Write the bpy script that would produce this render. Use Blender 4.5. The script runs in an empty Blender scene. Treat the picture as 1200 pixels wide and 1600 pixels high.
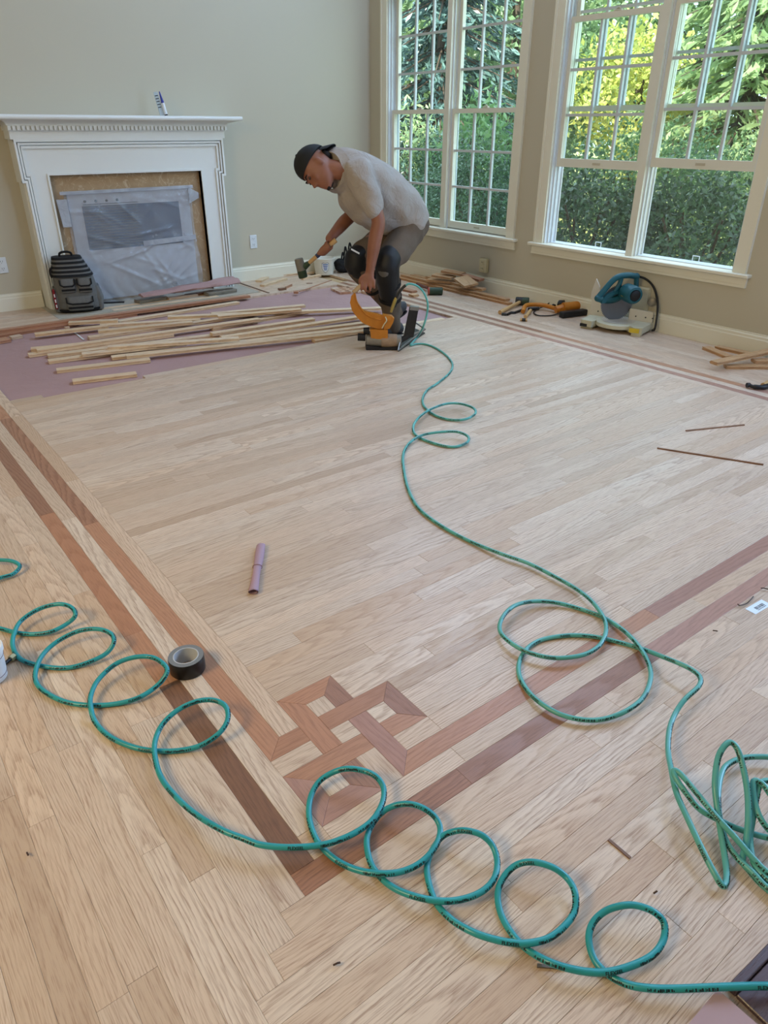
import bpy, bmesh, math, random
import numpy as np
from mathutils import Matrix, Vector, Euler

# ------------------------------------------------------------------ camera, sky, lights, exposure
SC = bpy.context.scene
COL = SC.collection
CAM_H = 1.30
PITCH, ROLL, YAW = 0.495254, 0.0028053, 0.652675
_F = Vector((math.sin(YAW)*math.cos(PITCH), math.cos(YAW)*math.cos(PITCH), -math.sin(PITCH)))
_R0 = Vector((math.cos(YAW), -math.sin(YAW), 0)); _U0 = _R0.cross(_F)
_R = _R0*math.cos(ROLL) + _U0*math.sin(ROLL)
_U = -_R0*math.sin(ROLL) + _U0*math.cos(ROLL)
cam_d = bpy.data.cameras.new('camera')
cam_d.sensor_fit = 'VERTICAL'; cam_d.sensor_height = 36.0
cam_d.lens = 1114.59/1600*36.0
cam_d.clip_start = 0.02; cam_d.clip_end = 200
cam = bpy.data.objects.new('camera', cam_d); COL.objects.link(cam)
cam.matrix_world = Matrix(((_R.x, _U.x, -_F.x, 0), (_R.y, _U.y, -_F.y, 0), (_R.z, _U.z, -_F.z, CAM_H), (0, 0, 0, 1)))
SC.camera = cam

SC.view_settings.view_transform = 'Standard'
SC.view_settings.look = 'None'
SC.view_settings.gamma = 1.0
SC.view_settings.use_curve_mapping = False
SC.view_settings.exposure = -0.47

world = bpy.data.worlds.new('sky'); SC.world = world; world.use_nodes = True
_bg = world.node_tree.nodes['Background']
_bg.inputs[0].default_value = (0.66, 0.85, 1.0, 1); _bg.inputs[1].default_value = 6.2

def light(name, kind, loc, direction, energy, color, size=None, size_y=None):
    d = bpy.data.lights.new(name, kind); d.energy = energy; d.color = color
    if kind == 'AREA':
        d.shape = 'RECTANGLE'; d.size = size; d.size_y = size_y
    if kind == 'SUN': d.angle = math.radians(0.6)
    o = bpy.data.objects.new(name, d); COL.objects.link(o); o.location = loc
    o.rotation_euler = Vector(direction).to_track_quat('-Z', 'Y').to_euler()
    return o
# sun behind the house: lights the trees beyond, the house shades the shrubs below its windows
light('sun', 'SUN', (0, 0, 10), (0.62, 0.30, -0.72), 19.0, (1.0, 0.93, 0.80))
# assumed daylight: unseen area light on the solid window wall, no window built
light('assumed_side_daylight', 'AREA', (4.66, 0.35, 1.45), (-1, 0.12, -0.05), 275, (0.41, 0.625, 1.0), 2.6, 1.9)
light('added_upper_fill', 'AREA', (4.66, 3.2, 3.65), (-1, -0.05, -0.5), 345, (0.43, 0.635, 1.0), 5.4, 1.2)  # added blue fill high on the solid wall, no windows known there
# assumed warm lamp, out of view left of the camera, no fixture built
light('assumed_warm_lamp', 'AREA', (-2.3, 1.4, 2.7), (1.0, 0.10, -0.62), 118, (1.0, 0.755, 0.38), 1.4, 1.0)

# ------------------------------------------------------------------ helpers
rng = random.Random(7)
def srgb(r, g, b):
    f = lambda c: (c/255/12.92) if c/255 <= 0.04045 else ((c/255+0.055)/1.055)**2.4
    return (f(r), f(g), f(b), 1.0)

class MB:
    """collects geometry for one mesh object"""
    def __init__(s): s.v = []; s.f = []
    def add(s, vs, fs, M=None):
        n = len(s.v)
        s.v += [tuple(M @ Vector(p)) for p in vs] if M is not None else [tuple(p) for p in vs]
        s.f += [tuple(i+n for i in q) for q in fs]; return s
    def box(s, x0, x1, y0, y1, z0, z1, M=None):
        vs = [(x0,y0,z0),(x1,y0,z0),(x1,y1,z0),(x0,y1,z0),(x0,y0,z1),(x1,y0,z1),(x1,y1,z1),(x0,y1,z1)]
        return s.add(vs, [(3,2,1,0),(4,5,6,7),(0,1,5,4),(1,2,6,5),(2,3,7,6),(3,0,4,7)], M)
    def rbox(s, c, size, b=0.004, M=None, seg=1):
        """bevelled box, centre c"""
        bm = bmesh.new(); bmesh.ops.create_cube(bm, size=1.0)
        for v in bm.verts: v.co = Vector((v.co.x*size[0]+c[0], v.co.y*size[1]+c[1], v.co.z*size[2]+c[2]))
        bmesh.ops.bevel(bm, geom=bm.edges[:], offset=b, segments=seg, affect='EDGES', profile=0.5)
        bm.verts.index_update()
        s.add([v.co[:] for v in bm.verts], [[v.index for v in f.verts] for f in bm.faces], M); bm.free(); return s
    def prism(s, poly, z0, z1, M=None, inset=0, dz=0):
        """poly counter-clockwise in xy"""
        n = len(poly); vs = [(x,y,z0) for x,y in poly]
        fs = [tuple(range(n-1,-1,-1))]
        if inset:
            vs += [(x,y,z1-dz) for x,y in poly]; ip = inset_poly(poly, inset); vs += [(x,y,z1) for x,y in ip]
            for k in (0, n):
                fs += [(k+i, k+(i+1)%n, k+n+(i+1)%n, k+n+i) for i in range(n)]
            fs.append(tuple(range(2*n, 3*n)))
        else:
            vs += [(x,y,z1) for x,y in poly]
            fs += [(i,(i+1)%n,n+(i+1)%n,n+i) for i in range(n)]; fs.append(tuple(range(n,2*n)))
        return s.add(vs, fs, M)
    def loft(s, rings, cap=True, closed=False, M=None):
        n = len(rings[0]); vs = [p for r in rings for p in r]; fs = []
        m = len(rings)
        for k in range(m if closed else m-1):
            a = k*n; b = ((k+1) % m)*n
            fs += [(a+i, a+(i+1)%n, b+(i+1)%n, b+i) for i in range(n)]
        if cap and not closed:
            fs.append(tuple(range(n-1,-1,-1))); fs.append(tuple(range((m-1)*n, m*n)))
        return s.add(vs, fs, M)
    def tube(s, path, r, seg=10, cap=True, closed=False, M=None):
        P = [Vector(p) for p in path]; n = len(P)
        R_ = r if isinstance(r, (list, tuple)) else [r]*n
        rings = []; up = None
        for i in range(n):
            a = P[(i-1) % n] if (closed or i > 0) else P[i]; b = P[(i+1) % n] if (closed or i < n-1) else P[i]
            t = (b-a).normalized()
            if up is None:
                up = Vector((0,0,1)) if abs(t.z) < 0.9 else Vector((1,0,0))
            up = (up - t*up.dot(t)).normalized(); sd = t.cross(up)
            rings.append([tuple(P[i] + (sd*math.cos(2*math.pi*k/seg) + up*math.sin(2*math.pi*k/seg))*R_[i]) for k in range(seg)])
        return s.loft([r_[::-1] for r_ in rings], cap, closed, M)
    def lathe(s, prof, seg=24, M=None, cap=True):
        """prof: (r,z) from bottom to top"""
        rings = [[(r*math.cos(2*math.pi*k/seg), r*math.sin(2*math.pi*k/seg), z) for k in range(seg)] for r, z in prof]
        return s.loft(rings, cap, False, M)
    def ell(s, c, rad, M=None, seg=16, rgs=10):
        rings = []
        for i in range(rgs+1):
            t = -math.pi/2 + math.pi*i/rgs; q = max(math.cos(t), 0.02)
            rings.append([(c[0]+rad[0]*q*math.cos(2*math.pi*k/seg), c[1]+rad[1]*q*math.sin(2*math.pi*k/seg), c[2]+rad[2]*math.sin(t)) for k in range(seg)])
        return s.loft(rings, True, False, M)
    def mesh(s, name):
        m = bpy.data.meshes.new(name); m.from_pydata(s.v, [], s.f); m.update(); return m

def inset_poly(p, d):
    n = len(p); out = []
    for i in range(n):
        a, b, c = Vector(p[i-1]), Vector(p[i]), Vector(p[(i+1) % n])
        e1 = (b-a).normalized(); e2 = (c-b).normalized()
        n1 = Vector((-e1.y, e1.x)); n2 = Vector((-e2.y, e2.x)); k = 1 + n1.dot(n2)
        out.append(tuple(b + (n1+n2)*(d/max(k, 0.3))))
    return out

def obj(name, mb, mat, parent=None, loc=None, smooth=None, rot=None):
    me = mb if isinstance(mb, bpy.types.Mesh) else mb.mesh(name)
    if mat is not None and not me.materials: me.materials.append(mat)
    if smooth is not None:
        me.shade_smooth()
        if smooth < 180: me.set_sharp_from_angle(angle=math.radians(smooth))
    o = bpy.data.objects.new(name, me); COL.objects.link(o)
    if parent is not None: o.parent = parent
    if loc is not None: o.location = loc
    if rot is not None: o.rotation_euler = rot
    return o
def tag(o, label, cat, group=None):
    o['label'] = label; o['category'] = cat
    if group: o['group'] = group
    return o
def thing(name, label, cat, loc=(0,0,0), rz=0, group=None, rot=None):
    o = bpy.data.objects.new(name, None); COL.objects.link(o); o.location = loc
    o.rotation_euler = rot if rot is not None else (0,0,rz); o.empty_display_size = 0.05
    return tag(o, label, cat, group)
def structure(o): o['kind'] = 'structure'; return o
def T(x=0,y=0,z=0): return Matrix.Translation((x,y,z))
def Rx(a): return Matrix.Rotation(a,4,'X')
def Ry(a): return Matrix.Rotation(a,4,'Y')
def Rz(a): return Matrix.Rotation(a,4,'Z')
def catmull(pts, n=6, closed=False):
    P = [Vector(p) for p in pts]; out = []; m = len(P)
    for i in range(m if closed else m-1):
        a,b,c,d = (P[(i-1)%m] if (closed or i>0) else P[0]), P[i], P[(i+1)%m], (P[(i+2)%m] if (closed or i+2<m) else P[-1])
        for k in range(n):
            t = k/n
            out.append(0.5*((2*b)+(c-a)*t+(2*a-5*b+4*c-d)*t*t+(3*b-3*c+d-a)*t**3))
    if not closed: out.append(P[-1])
    return out

# ------------------------------------------------------------------ materials
class NT:
    def __init__(s, name):
        s.m = bpy.data.materials.new(name); s.m.use_nodes = True; s.t = s.m.node_tree; s.b = s.t.nodes['Principled BSDF']; s.out = s.t.nodes['Material Output']
    def n(s, typ, **kw):
        x = s.t.nodes.new(typ)
        for k, v in kw.items(): setattr(x, k, v)
        return x
    def l(s, a, b): s.t.links.new(a, b)
    def _in(s, sock, v):
        if isinstance(v, bpy.types.NodeSocket): s.l(v, sock)
        elif v is not None: sock.default_value = v
    def math(s, op, a, b=None, clamp=False):
        x = s.n('ShaderNodeMath', operation=op); x.use_clamp = clamp
        s._in(x.inputs[0], a); s._in(x.inputs[1], b); return x.outputs[0]
    def mix(s, f, a, b, blend='MIX'):
        x = s.n('ShaderNodeMix', data_type='RGBA', blend_type=blend)
        s._in(x.inputs[0], f); s._in(x.inputs[6], a); s._in(x.inputs[7], b); return x.outputs[2]
    def noise(s, vec, scale, detail=2, rough=0.5, dist=0.0):
        x = s.n('ShaderNodeTexNoise'); s._in(x.inputs['Vector'], vec); x.inputs['Scale'].default_value = scale
        x.inputs['Detail'].default_value = detail; x.inputs['Roughness'].default_value = rough; x.inputs['Distortion'].default_value = dist
        return x.outputs['Fac']
    def ramp(s, fac, stops):
        x = s.n('ShaderNodeValToRGB'); e = x.color_ramp.elements
        while len(e) < len(stops): e.new(0.5)
        for i, (p, c) in enumerate(stops):
            e[i].position = p; e[i].color = c if len(c) == 4 else (*c, 1)
        s._in(x.inputs[0], fac); return x.outputs[0]
    def objco(s): return s.n('ShaderNodeTexCoord').outputs['Object']
    def xyz(s, x, y, z):
        c = s.n('ShaderNodeCombineXYZ'); s._in(c.inputs[0], x); s._in(c.inputs[1], y); s._in(c.inputs[2], z); return c.outputs[0]
    def mapr(s, v, a, b, c, d):
        x = s.n('ShaderNodeMapRange'); s._in(x.inputs[0], v)
        for i, q in enumerate((a,b,c,d)): x.inputs[i+1].default_value = q
        return x.outputs[0]
    def bump(s, h, strength=0.2, dist=0.01):
        x = s.n('ShaderNodeBump'); x.inputs['Strength'].default_value = strength; x.inputs['Distance'].default_value = dist
        s._in(x.inputs['Height'], h); s.l(x.outputs[0], s.b.inputs['Normal'])
    def set(s, color=None, rough=None, metal=None, spec=None, **kw):
        if color is not None: s._in(s.b.inputs['Base Color'], color)
        if rough is not None: s._in(s.b.inputs['Roughness'], rough)
        if metal is not None: s.b.inputs['Metallic'].default_value = metal
        if spec is not None: s.b.inputs['Specular IOR Level'].default_value = spec
        for k, v in kw.items(): s._in(s.b.inputs[k.replace('_', ' ')], v)
        return s.m
def grey(v): return (v, v, v, 1)
def mat(name, col, rough=0.5, metal=0.0, var=0.08, scale=30, bump=0.0, bscale=None, bdist=0.002, spec=0.4, **kw):
    """plain surface with a little procedural variation"""
    t = NT(name); co = t.objco(); nz = t.noise(co, scale, 3)
    c = t.mix(nz, tuple(x*(1-var) for x in col[:3])+(1,), tuple(min(1, x*(1+var)) for x in col[:3])+(1,))
    if bump: t.bump(t.noise(co, bscale or scale*4, 3), bump, bdist)
    return t.set(c, t.mapr(nz, 0, 1, max(rough-0.05, 0.02), min(rough+0.05, 1)), metal, spec, **kw)

def wood(name, light, light2, grain, pore=0.35, A=1000.0, strength=0.52, rough=0.38):
    """sawn board: UV in metres (u along the grain), attribute rnd gives each board its own cut and tone"""
    t = NT(name)
    uv = t.n('ShaderNodeUVMap'); uv.uv_map = 'grain'
    sp = t.n('ShaderNodeSeparateXYZ'); t.l(uv.outputs[0], sp.inputs[0]); u, v = sp.outputs[0], sp.outputs[1]
    at = t.n('ShaderNodeAttribute'); at.attribute_name = 'rnd'
    sr = t.n('ShaderNodeSeparateColor'); t.l(at.outputs['Color'], sr.inputs[0]); r, g, b = sr.outputs
    v0 = t.mapr(g, 0, 1, -0.085, 0.085)
    w1 = t.noise(t.xyz(t.math('MULTIPLY', u, 3.2), t.math('MULTIPLY', v, 7.0), t.math('MULTIPLY', r, 50)), 1.0, 2)
    dv = t.math('ADD', t.math('SUBTRACT', v, v0), t.math('MULTIPLY', t.math('SUBTRACT', w1, 0.5), 0.045))
    w2 = t.noise(t.xyz(t.math('MULTIPLY', u, 22.0), t.math('MULTIPLY', v, 90.0), t.math('MULTIPLY', b, 40)), 1.0, 3)
    h = t.math('ADD', t.math('MULTIPLY', t.math('MULTIPLY', dv, dv), A), t.math('MULTIPLY', u, t.mapr(b, 0, 1, 3.0, 9.0)))
    h = t.math('ADD', h, t.math('MULTIPLY', w2, 0.75))
    fr = t.math('FRACT', h)
    ring = t.ramp(fr, [(0.0, grey(0.05)), (0.12, grey(1)), (0.30, grey(0.75)), (0.55, grey(0.15)), (0.9, grey(0.0)), (1.0, grey(0.05))])
    po = t.noise(t.xyz(t.math('MULTIPLY', u, 18.0), t.math('MULTIPLY', v, 420.0), t.math('MULTIPLY', g, 60)), 1.0, 2, 0.6)
    pores = t.ramp(po, [(0.0, grey(0)), (0.50, grey(0)), (0.64, grey(1))])
    base = t.mix(r, light, light2)
    base = t.mix(t.mapr(t.noise(t.xyz(t.math('MULTIPLY', u, 1.6), t.math('MULTIPLY', v, 14.0), t.math('MULTIPLY', r, 33)), 1.0, 2), 0.3, 0.7, 0, 0.35), base, light2)
    gf = t.math('MULTIPLY', t.math('MULTIPLY', ring, t.mapr(po, 0.30, 0.65, 0.30, 1.0)), t.math('MULTIPLY', t.mapr(r, 0, 1, 1.15, 0.65), strength), True)
    c = t.mix(gf, base, grain)
    c = t.mix(t.math('MULTIPLY', pores, pore), c, grain)
    c = t.mix(1.0, c, t.ramp(b, [(0, (0.88, 0.85, 0.83)), (0.35, (1.0, 1.0, 1.0)), (0.75, (1.0, 0.97, 0.95)), (1, (0.98, 0.92, 0.86))]), 'MULTIPLY')
    t.bump(t.math('ADD', gf, pores), 0.10, 0.001)
    return t.set(c, t.mapr(ring, 0, 1, rough-0.05, rough+0.1), 0, 0.45)

M = {}
M['oak'] = wood('unfinished_oak', srgb(224,206,186), srgb(200,175,150), srgb(148,114,90))
M['paleoak'] = wood('fresh_pale_oak', srgb(236,216,186), srgb(222,196,160), srgb(170,130,96))
M['tanoak'] = wood('tan_oak_offcuts', srgb(214,176,132), srgb(192,150,108), srgb(140,98,66))
M['cherry'] = wood('reddish_band_wood', srgb(192,144,112), srgb(174,126,97), srgb(132,90,68), 0.3, 700, 0.4)
M['walnut'] = wood('dark_band_wood', srgb(150,112,86), srgb(130,95,73), srgb(92,64,48), 0.4, 700, 0.6)
M['brown'] = wood('brown_band_wood', srgb(168,124,98), srgb(150,110,88), srgb(108,76,60), 0.3, 700, 0.5)
M['mauvewood'] = wood('mauve_band_wood', srgb(180,140,122), srgb(166,126,112), srgb(130,94,82), 0.3, 700, 0.4)
M['wall'] = mat('beige_wall_paint', srgb(191,184,164), 0.85, var=0.015, scale=3, bump=0.05, bscale=300, bdist=0.0005, spec=0.2)
M['trim'] = mat('cream_white_trim_paint', srgb(226,222,204), 0.42, var=0.015, scale=6, spec=0.4)
M['white'] = mat('white_mantel_paint', srgb(224,226,222), 0.38, var=0.012, scale=5, spec=0.45)
M['ceil'] = mat('ceiling_paint', srgb(235,233,225), 0.9, var=0.01, scale=4)
M['black'] = mat('black_plastic', srgb(24,24,26), 0.45, var=0.15)
M['steel'] = mat('scuffed_steel', srgb(150,150,150), 0.35, 0.9, var=0.12, scale=60)
M['darksteel'] = mat('dark_steel', srgb(60,60,60), 0.42, 0.8, var=0.2, scale=60)
# ------------------------------------------------------------------ room shell
XW, YB = 4.71, 6.40          # window wall and back wall
XL, YF, ZC = -3.2, -3.4, 4.5 # walls behind and left of the camera, ceiling
structure(obj('wall_back', MB().box(XL-.15, XW+.15, YB, YB+.15, -.05, ZC), M['wall']))
structure(obj('wall_left', MB().box(XL-.15, XL, YF, YB, -.05, ZC), M['wall']))
structure(obj('wall_front', MB().box(XL-.15, XW+.15, YF-.15, YF, -.05, ZC), M['wall']))
structure(obj('ceiling', MB().box(XL-.15, XW+.15, YF-.15, YB+.15, ZC, ZC+.12), M['ceil']))
W1 = (4.462, 6.120, 0.478, 2.36)   # y0, y1, sill z, head z of the rough openings
W2 = (2.445, 4.060, 0.478, 2.36)
wr = MB()
ys = [YF, W2[0], W2[1], W1[0], W1[1], YB]
for a, b, o in ((ys[0],ys[1],0),(ys[1],ys[2],1),(ys[2],ys[3],0),(ys[3],ys[4],1),(ys[4],ys[5],0)):
    if o:
        wr.box(XW, XW+.15, a, b, -.05, 0.478); wr.box(XW, XW+.15, a, b, 2.36, ZC)
    else: wr.box(XW, XW+.15, a, b, -.05, ZC)
structure(obj('wall_right', wr, M['wall']))

def base_profile(h=0.13):
    return [(0,0),(0.016,0),(0.016,h-.036),(0.013,h-.030),(0.013,h-.016),(0.008,h-.008),(0.008,h),(0,h)]
def extr(prof, p0, p1, nrm):
    """sweep a (offset, z) profile from p0 to p1 on the wall with inward normal nrm"""
    a, b, n = Vector(p0), Vector(p1), Vector(nrm)
    r0 = [tuple(a + n*d + Vector((0,0,z))) for d, z in prof]; r1 = [tuple(b + n*d + Vector((0,0,z))) for d, z in prof]
    mb = MB(); mb.loft([r0, r1]); return mb
bb = extr(base_profile(), (XL, YB, 0), (1.389, YB, 0), (0,-1,0)); e2 = extr(base_profile(), (3.04, YB, 0), (XW, YB, 0), (0,-1,0)); bb.add(e2.v, e2.f)
structure(obj('baseboard_back', bb, M['trim']))
structure(obj('baseboard_right', extr(base_profile(), (XW, YB, 0), (XW, YF, 0), (-1,0,0)), M['trim']))

# ---- windows: twin double-hung units
M['sash'] = mat('cream_window_paint', srgb(222,220,206), 0.4, var=0.015, scale=6)
M['muntin'] = mat('grey_white_glazing_bar', srgb(196,202,206), 0.4, var=0.02, scale=6)
M['track'] = mat('white_vinyl_track', srgb(212,220,228), 0.35, var=0.02)
def glassmat():
    t = NT('window_glass'); tr = t.n('ShaderNodeBsdfTransparent'); gl = t.n('ShaderNodeBsdfGlossy'); gl.inputs['Roughness'].default_value = 0.02
    nz = t.noise(t.objco(), 2.5, 2)
    tr.inputs[0].default_value = (0.93, 0.97, 0.96, 1); gl.inputs[0].default_value = (0.8, 0.9, 1, 1)
    fr = t.n('ShaderNodeLayerWeight'); fr.inputs[0].default_value = 0.5
    fc = t.math('ADD', t.math('MULTIPLY', t.math('POWER', fr.outputs['Facing'], 4.0), 0.35), 0.025)
    mx = t.n('ShaderNodeMixShader'); t.l(t.math('MULTIPLY', fc, t.mapr(nz, 0, 1, 0.7, 1.0)), mx.inputs[0])
    t.l(tr.outputs[0], mx.inputs[1]); t.l(gl.outputs[0], mx.inputs[2]); t.l(mx.outputs[0], t.out.inputs[0]); return t.m
M['glass'] = glassmat()
def screenmat():
    t = NT('insect_screen_mesh'); tr = t.n('ShaderNodeBsdfTransparent'); df = t.n('ShaderNodeBsdfDiffuse'); df.inputs[0].default_value = srgb(120,124,124)
    nz = t.noise(t.objco(), 30, 2)
    mx = t.n('ShaderNodeMixShader'); t.l(t.mapr(nz, 0.2, 0.8, 0.10, 0.20), mx.inputs[0]); t.l(tr.outputs[0], mx.inputs[1]); t.l(df.outputs[0], mx.inputs[2]); t.l(mx.outputs[0], t.out.inputs[0]); return t.m
M['screen'] = screenmat()
M['latch'] = mat('cream_latch', srgb(190,182,160), 0.4)

def sash(parent, xc, y0, y1, z0, z1, rail_b=0.055, rail_t=0.034, stile=0.04, lift=False):
    """one sash: frame, 3x3 panes, glazing bars"""
    th = 0.036; x0, x1 = xc-th/2, xc+th/2
    f = MB(); f.box(x0,x1,y0,y1,z0,z0+rail_b); f.box(x0,x1,y0,y1,z1-rail_t,z1)
    f.box(x0,x1,y0,y0+stile,z0+rail_b,z1-rail_t); f.box(x0,x1,y1-stile,y1,z0+rail_b,z1-rail_t)
    fr = obj('sash', f, M['sash'], parent)
    a0,a1,b0,b1 = y0+stile, y1-stile, z0+rail_b, z1-rail_t
    bar = 0.018
    for i in (1,2):
        y = a0+(a1-a0)*i/3; obj('glazing_bar', MB().box(xc-.011,xc+.011,y-bar/2,y+bar/2,b0,b1), M['muntin'], fr)
        z = b0+(b1-b0)*i/3; obj('glazing_bar', MB().box(xc-.0105,xc+.0105,a0,a1,z-bar/2,z+bar/2), M['muntin'], fr)
    for i in range(3):
        for j in range(3):
            ya=a0+(a1-a0)*i/3; za=b0+(b1-b0)*j/3
            obj('pane', MB().box(xc-.002,xc+.002,ya,ya+(a1-a0)/3,za,za+(b1-b0)/3), M['glass'], fr)
    if lift:
        ym=(y0+y1)/2; obj('sash_lift', MB().rbox((x0-.002, ym, z0+rail_b*0.5),(.004,.07,.016),.0015), M['latch'], fr)
    return fr
def window(n, W, raise_=(0,0), screens=False):
    y0,y1,z0,z1 = W
    root = bpy.data.objects.new('window_%d' % n, None); COL.objects.link(root); root.location = (XW,(y0+y1)/2,z0); structure(root)
    off = T(-XW, -(y0+y1)/2, -z0)
    class Lm(MB): pass
    def o(name, mb, m, par=root):
        mb.v = [tuple(off @ Vector(p)) for p in mb.v]; return obj(name, mb, m, par)
    cw = 0.09
    # casing boards
    for nm,(a,b,c,d) in (('casing',(y0-cw,y0,z0,z1+cw)),('casing',(y1,y1+cw,z0,z1+cw)),('casing',(y0,y1,z1,z1+cw))):
        m_ = MB(); m_.box(XW-.018,XW,a,b,c,d)
        m_.box(XW-.024,XW-.018,(a if a<y0-.01 else (b-.02 if nm and a>=y1 else a)),(a+.02 if a<y0-.01 else b),c,d) if (b-a)<.2 else None
        o(nm, m_, M['trim'])
    o('stool', MB().rbox((XW+.005,(y0+y1)/2,z0-.010),(.115,(y1-y0)+2*cw+.07,.022),.004), M['trim'])
    ap = MB(); ap.box(XW-.016,XW,y0-cw-.015,y1+cw+.015,z0-.085,z0-.021); ap.box(XW-.020,XW-.016,y0-cw-.015,y1+cw+.015,z0-.085,z0-.068)
    o('apron', ap, M['trim'])
    # jambs and sill of the box frame
    j = MB(); j.box(XW,XW+.13,y0,y0+.012,z0,z1); j.box(XW,XW+.13,y1-.012,y1,z0,z1); j.box(XW,XW+.13,y0,y1,z1-.012,z1)
    o('jamb', j, M['track'])
    o('sill', MB().box(XW+.055,XW+.16,y0,y1,z0-.02,z0+.006), M['track'])
    ym=(y0+y1)/2; mw=0.028
    o('mullion', MB().box(XW+.0,XW+.13,ym-mw,ym+mw,z0,z1), M['sash'])
    for k,(a,b) in enumerate(((y0+.012,ym-mw),(ym+mw,y1-.012))):
        # parting beads of the tracks on both sides
        tr=MB()
        for yy,s in ((a,1),(b,-1)):
            for xx in (XW+.030,XW+.072,XW+.116): tr.box(xx-.004,xx+.004,min(yy,yy+s*.012),max(yy,yy+s*.012),z0,z1-.012)
        o('track', tr, M['track'])
        H=z1-.012-z0; zm=z0+H*0.5+.012
        sroot=root
        def place(xc,za,zb,rb,rt,lift):
            f=sash(sroot,xc,a+.006,b-.006,za,zb,rb,rt,.038,lift)
            for ob in [f]+list(f.children):
                me=ob.data; me.transform(off)
        place(XW+.094, zm-.022, z1-.014, .034,.045, False)
        dz=raise_[k]
        place(XW+.051, z0+.008+dz, zm+.012+dz, .058,.034, True)
        lk=MB().rbox((XW+.06,(a+b)/2,zm+.012+dz+.006),(.03,.06,.012),.003); lk.tube([(XW+.06,(a+b)/2-.02,zm+.024+dz),(XW+.06,(a+b)/2,zm+.034+dz),(XW+.06,(a+b)/2+.02,zm+.024+dz)],.005,6)
        o('sash_lock', lk, M['latch'])
        if screens:
            o('insect_screen', MB().box(XW+.122,XW+.1225,a,b,z0+.006,z0+H*0.5), M['screen'])
            tb=MB(); yy=(a+b)/2-.05; tb.tube([(XW+.118,yy-.025,z0+.012),(XW+.118,yy-.025,z0+.045),(XW+.118,yy+.025,z0+.045),(XW+.118,yy+.025,z0+.012)],.004,6)
            o('screen_tab', tb, M['track'])
    return root
window(1, W1)
window(2, W2, (0.575, 0.548), True)

# ---- outlets
M['outlet'] = mat('white_outlet_plastic', srgb(214,220,224), 0.35, var=0.02)
M['outletb'] = mat('beige_outlet_plastic', srgb(196,184,146), 0.4, var=0.03)
def outlet(label, loc, rz, m, w=.072, h=.118):
    t = thing('wall_outlet', label, 'outlet', loc, rz)
    obj('cover_plate', MB().rbox((0,-.004,0),(w,.008,h),.003), m, t)
    for s in (-1,1):
        f = obj('receptacle', MB().rbox((0,-.0085,s*.026),(.034,.004,.030),.0018), m, t)
        sl = MB()
        for a in (-.007,.007): sl.box(a-.0012,a+.0012,-.0112,-.0104,s*.026-.002,s*.026+.009)
        sl.tube([(0,-.0112,s*.026-.008),(0,-.0104,s*.026-.008)],.0024,8)
        obj('slots', sl, M['black'], f)
    return t
outlet('white outlet on the back wall to the left of the fireplace', (1.150,YB,.345), 0, M['outlet'])
outlet('white outlet on the back wall to the right of the fireplace', (3.335,YB,.345), 0, M['outlet'])
t = thing('wall_outlet', 'beige outlet box on the wall between the two windows', 'outlet', (XW,4.69,.225), 0)
obj('box', MB().rbox((-.022,0,0),(.044,.085,.118),.006), M['outletb'], t)
for s in (-1,1):
    f = obj('receptacle', MB().rbox((-.046,0,s*.026),(.004,.034,.032),.0018), M['outletb'], t)
    sl = MB()
    for a in (-.007,.007): sl.box(-.0492,-.048,a-.0014,a+.0014,s*.026-.002,s*.026+.009)
    obj('slots', sl, M['black'], f)
# ------------------------------------------------------------------ floor
W = 0.055; X0, Y0 = 0.400, 0.769     # strip width and the outer corner of the inlay border
BT = 0.019                            # board thickness
M['subfloor'] = mat('plywood_subfloor', srgb(196,168,128), 0.8, var=0.1, scale=8)
floor = structure(obj('floor', MB().box(XL,XW,YF,YB,-.05,-.0245), M['subfloor']))
def put_attr(me, faces_uv, rnds):
    """per-face grain UVs and random colour"""
    me.uv_layers.new(name='grain'); me.color_attributes.new('rnd','FLOAT_COLOR','CORNER')
    uv = np.zeros((len(me.loops),2),np.float32); cl = np.zeros((len(me.loops),4),np.float32)
    for p in me.polygons:
        f, r = faces_uv[p.index], rnds[p.index]
        for k in p.loop_indices:
            uv[k] = f(me.vertices[me.loops[k].vertex_index].co); cl[k] = r
    me.uv_layers['grain'].data.foreach_set('uv', uv.ravel()); me.color_attributes['rnd'].data.foreach_set('color', cl.ravel())
def rnd(): return (rng.random(), rng.random(), rng.random(), 1)
def plank_geo(poly, along, z1=0.0, gap=0.0002):
    """poly in floor metres (ccw), along: grain axis. returns MB with local origin and uv function"""
    cx = sum(p[0] for p in poly)/len(poly); cy = sum(p[1] for p in poly)/len(poly)
    ip = inset_poly([(x-cx,y-cy) for x,y in poly], gap)
    mb = MB().prism(ip, -.0195, z1, inset=.0005, dz=.0004)
    ou = rng.uniform(0,40)
    uvf = (lambda c: (c.x+ou, c.y)) if along == 'x' else (lambda c: (c.y+ou, c.x))
    return mb, (cx,cy), uvf
NAMED = []; BULK = {}
def dist_view(poly):
    """apparent size: nearest planks that lie in the picture first"""
    cx = sum(p[0] for p in poly)/len(poly); cy = sum(p[1] for p in poly)/len(poly)
    best = 99
    for x,y in list(poly)+[(cx,cy)]:
        v = Vector((x,y,-CAM_H)); w = v.dot(_F)
        if w > 0.1 and abs(v.dot(_R)/w) < 600/1114.6+.02 and abs(v.dot(_U)/w) < 800/1114.6+.02: best = min(best, w)
    return best
def plank(poly, along, m, name='plank', z=0.0):
    NAMED.append((dist_view(poly), poly, along, m, name, z + rng.uniform(-.0002,.0002)))
def rect(x0,x1,y0,y1): return [(x0,y0),(x1,y0),(x1,y1),(x0,y1)]
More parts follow.
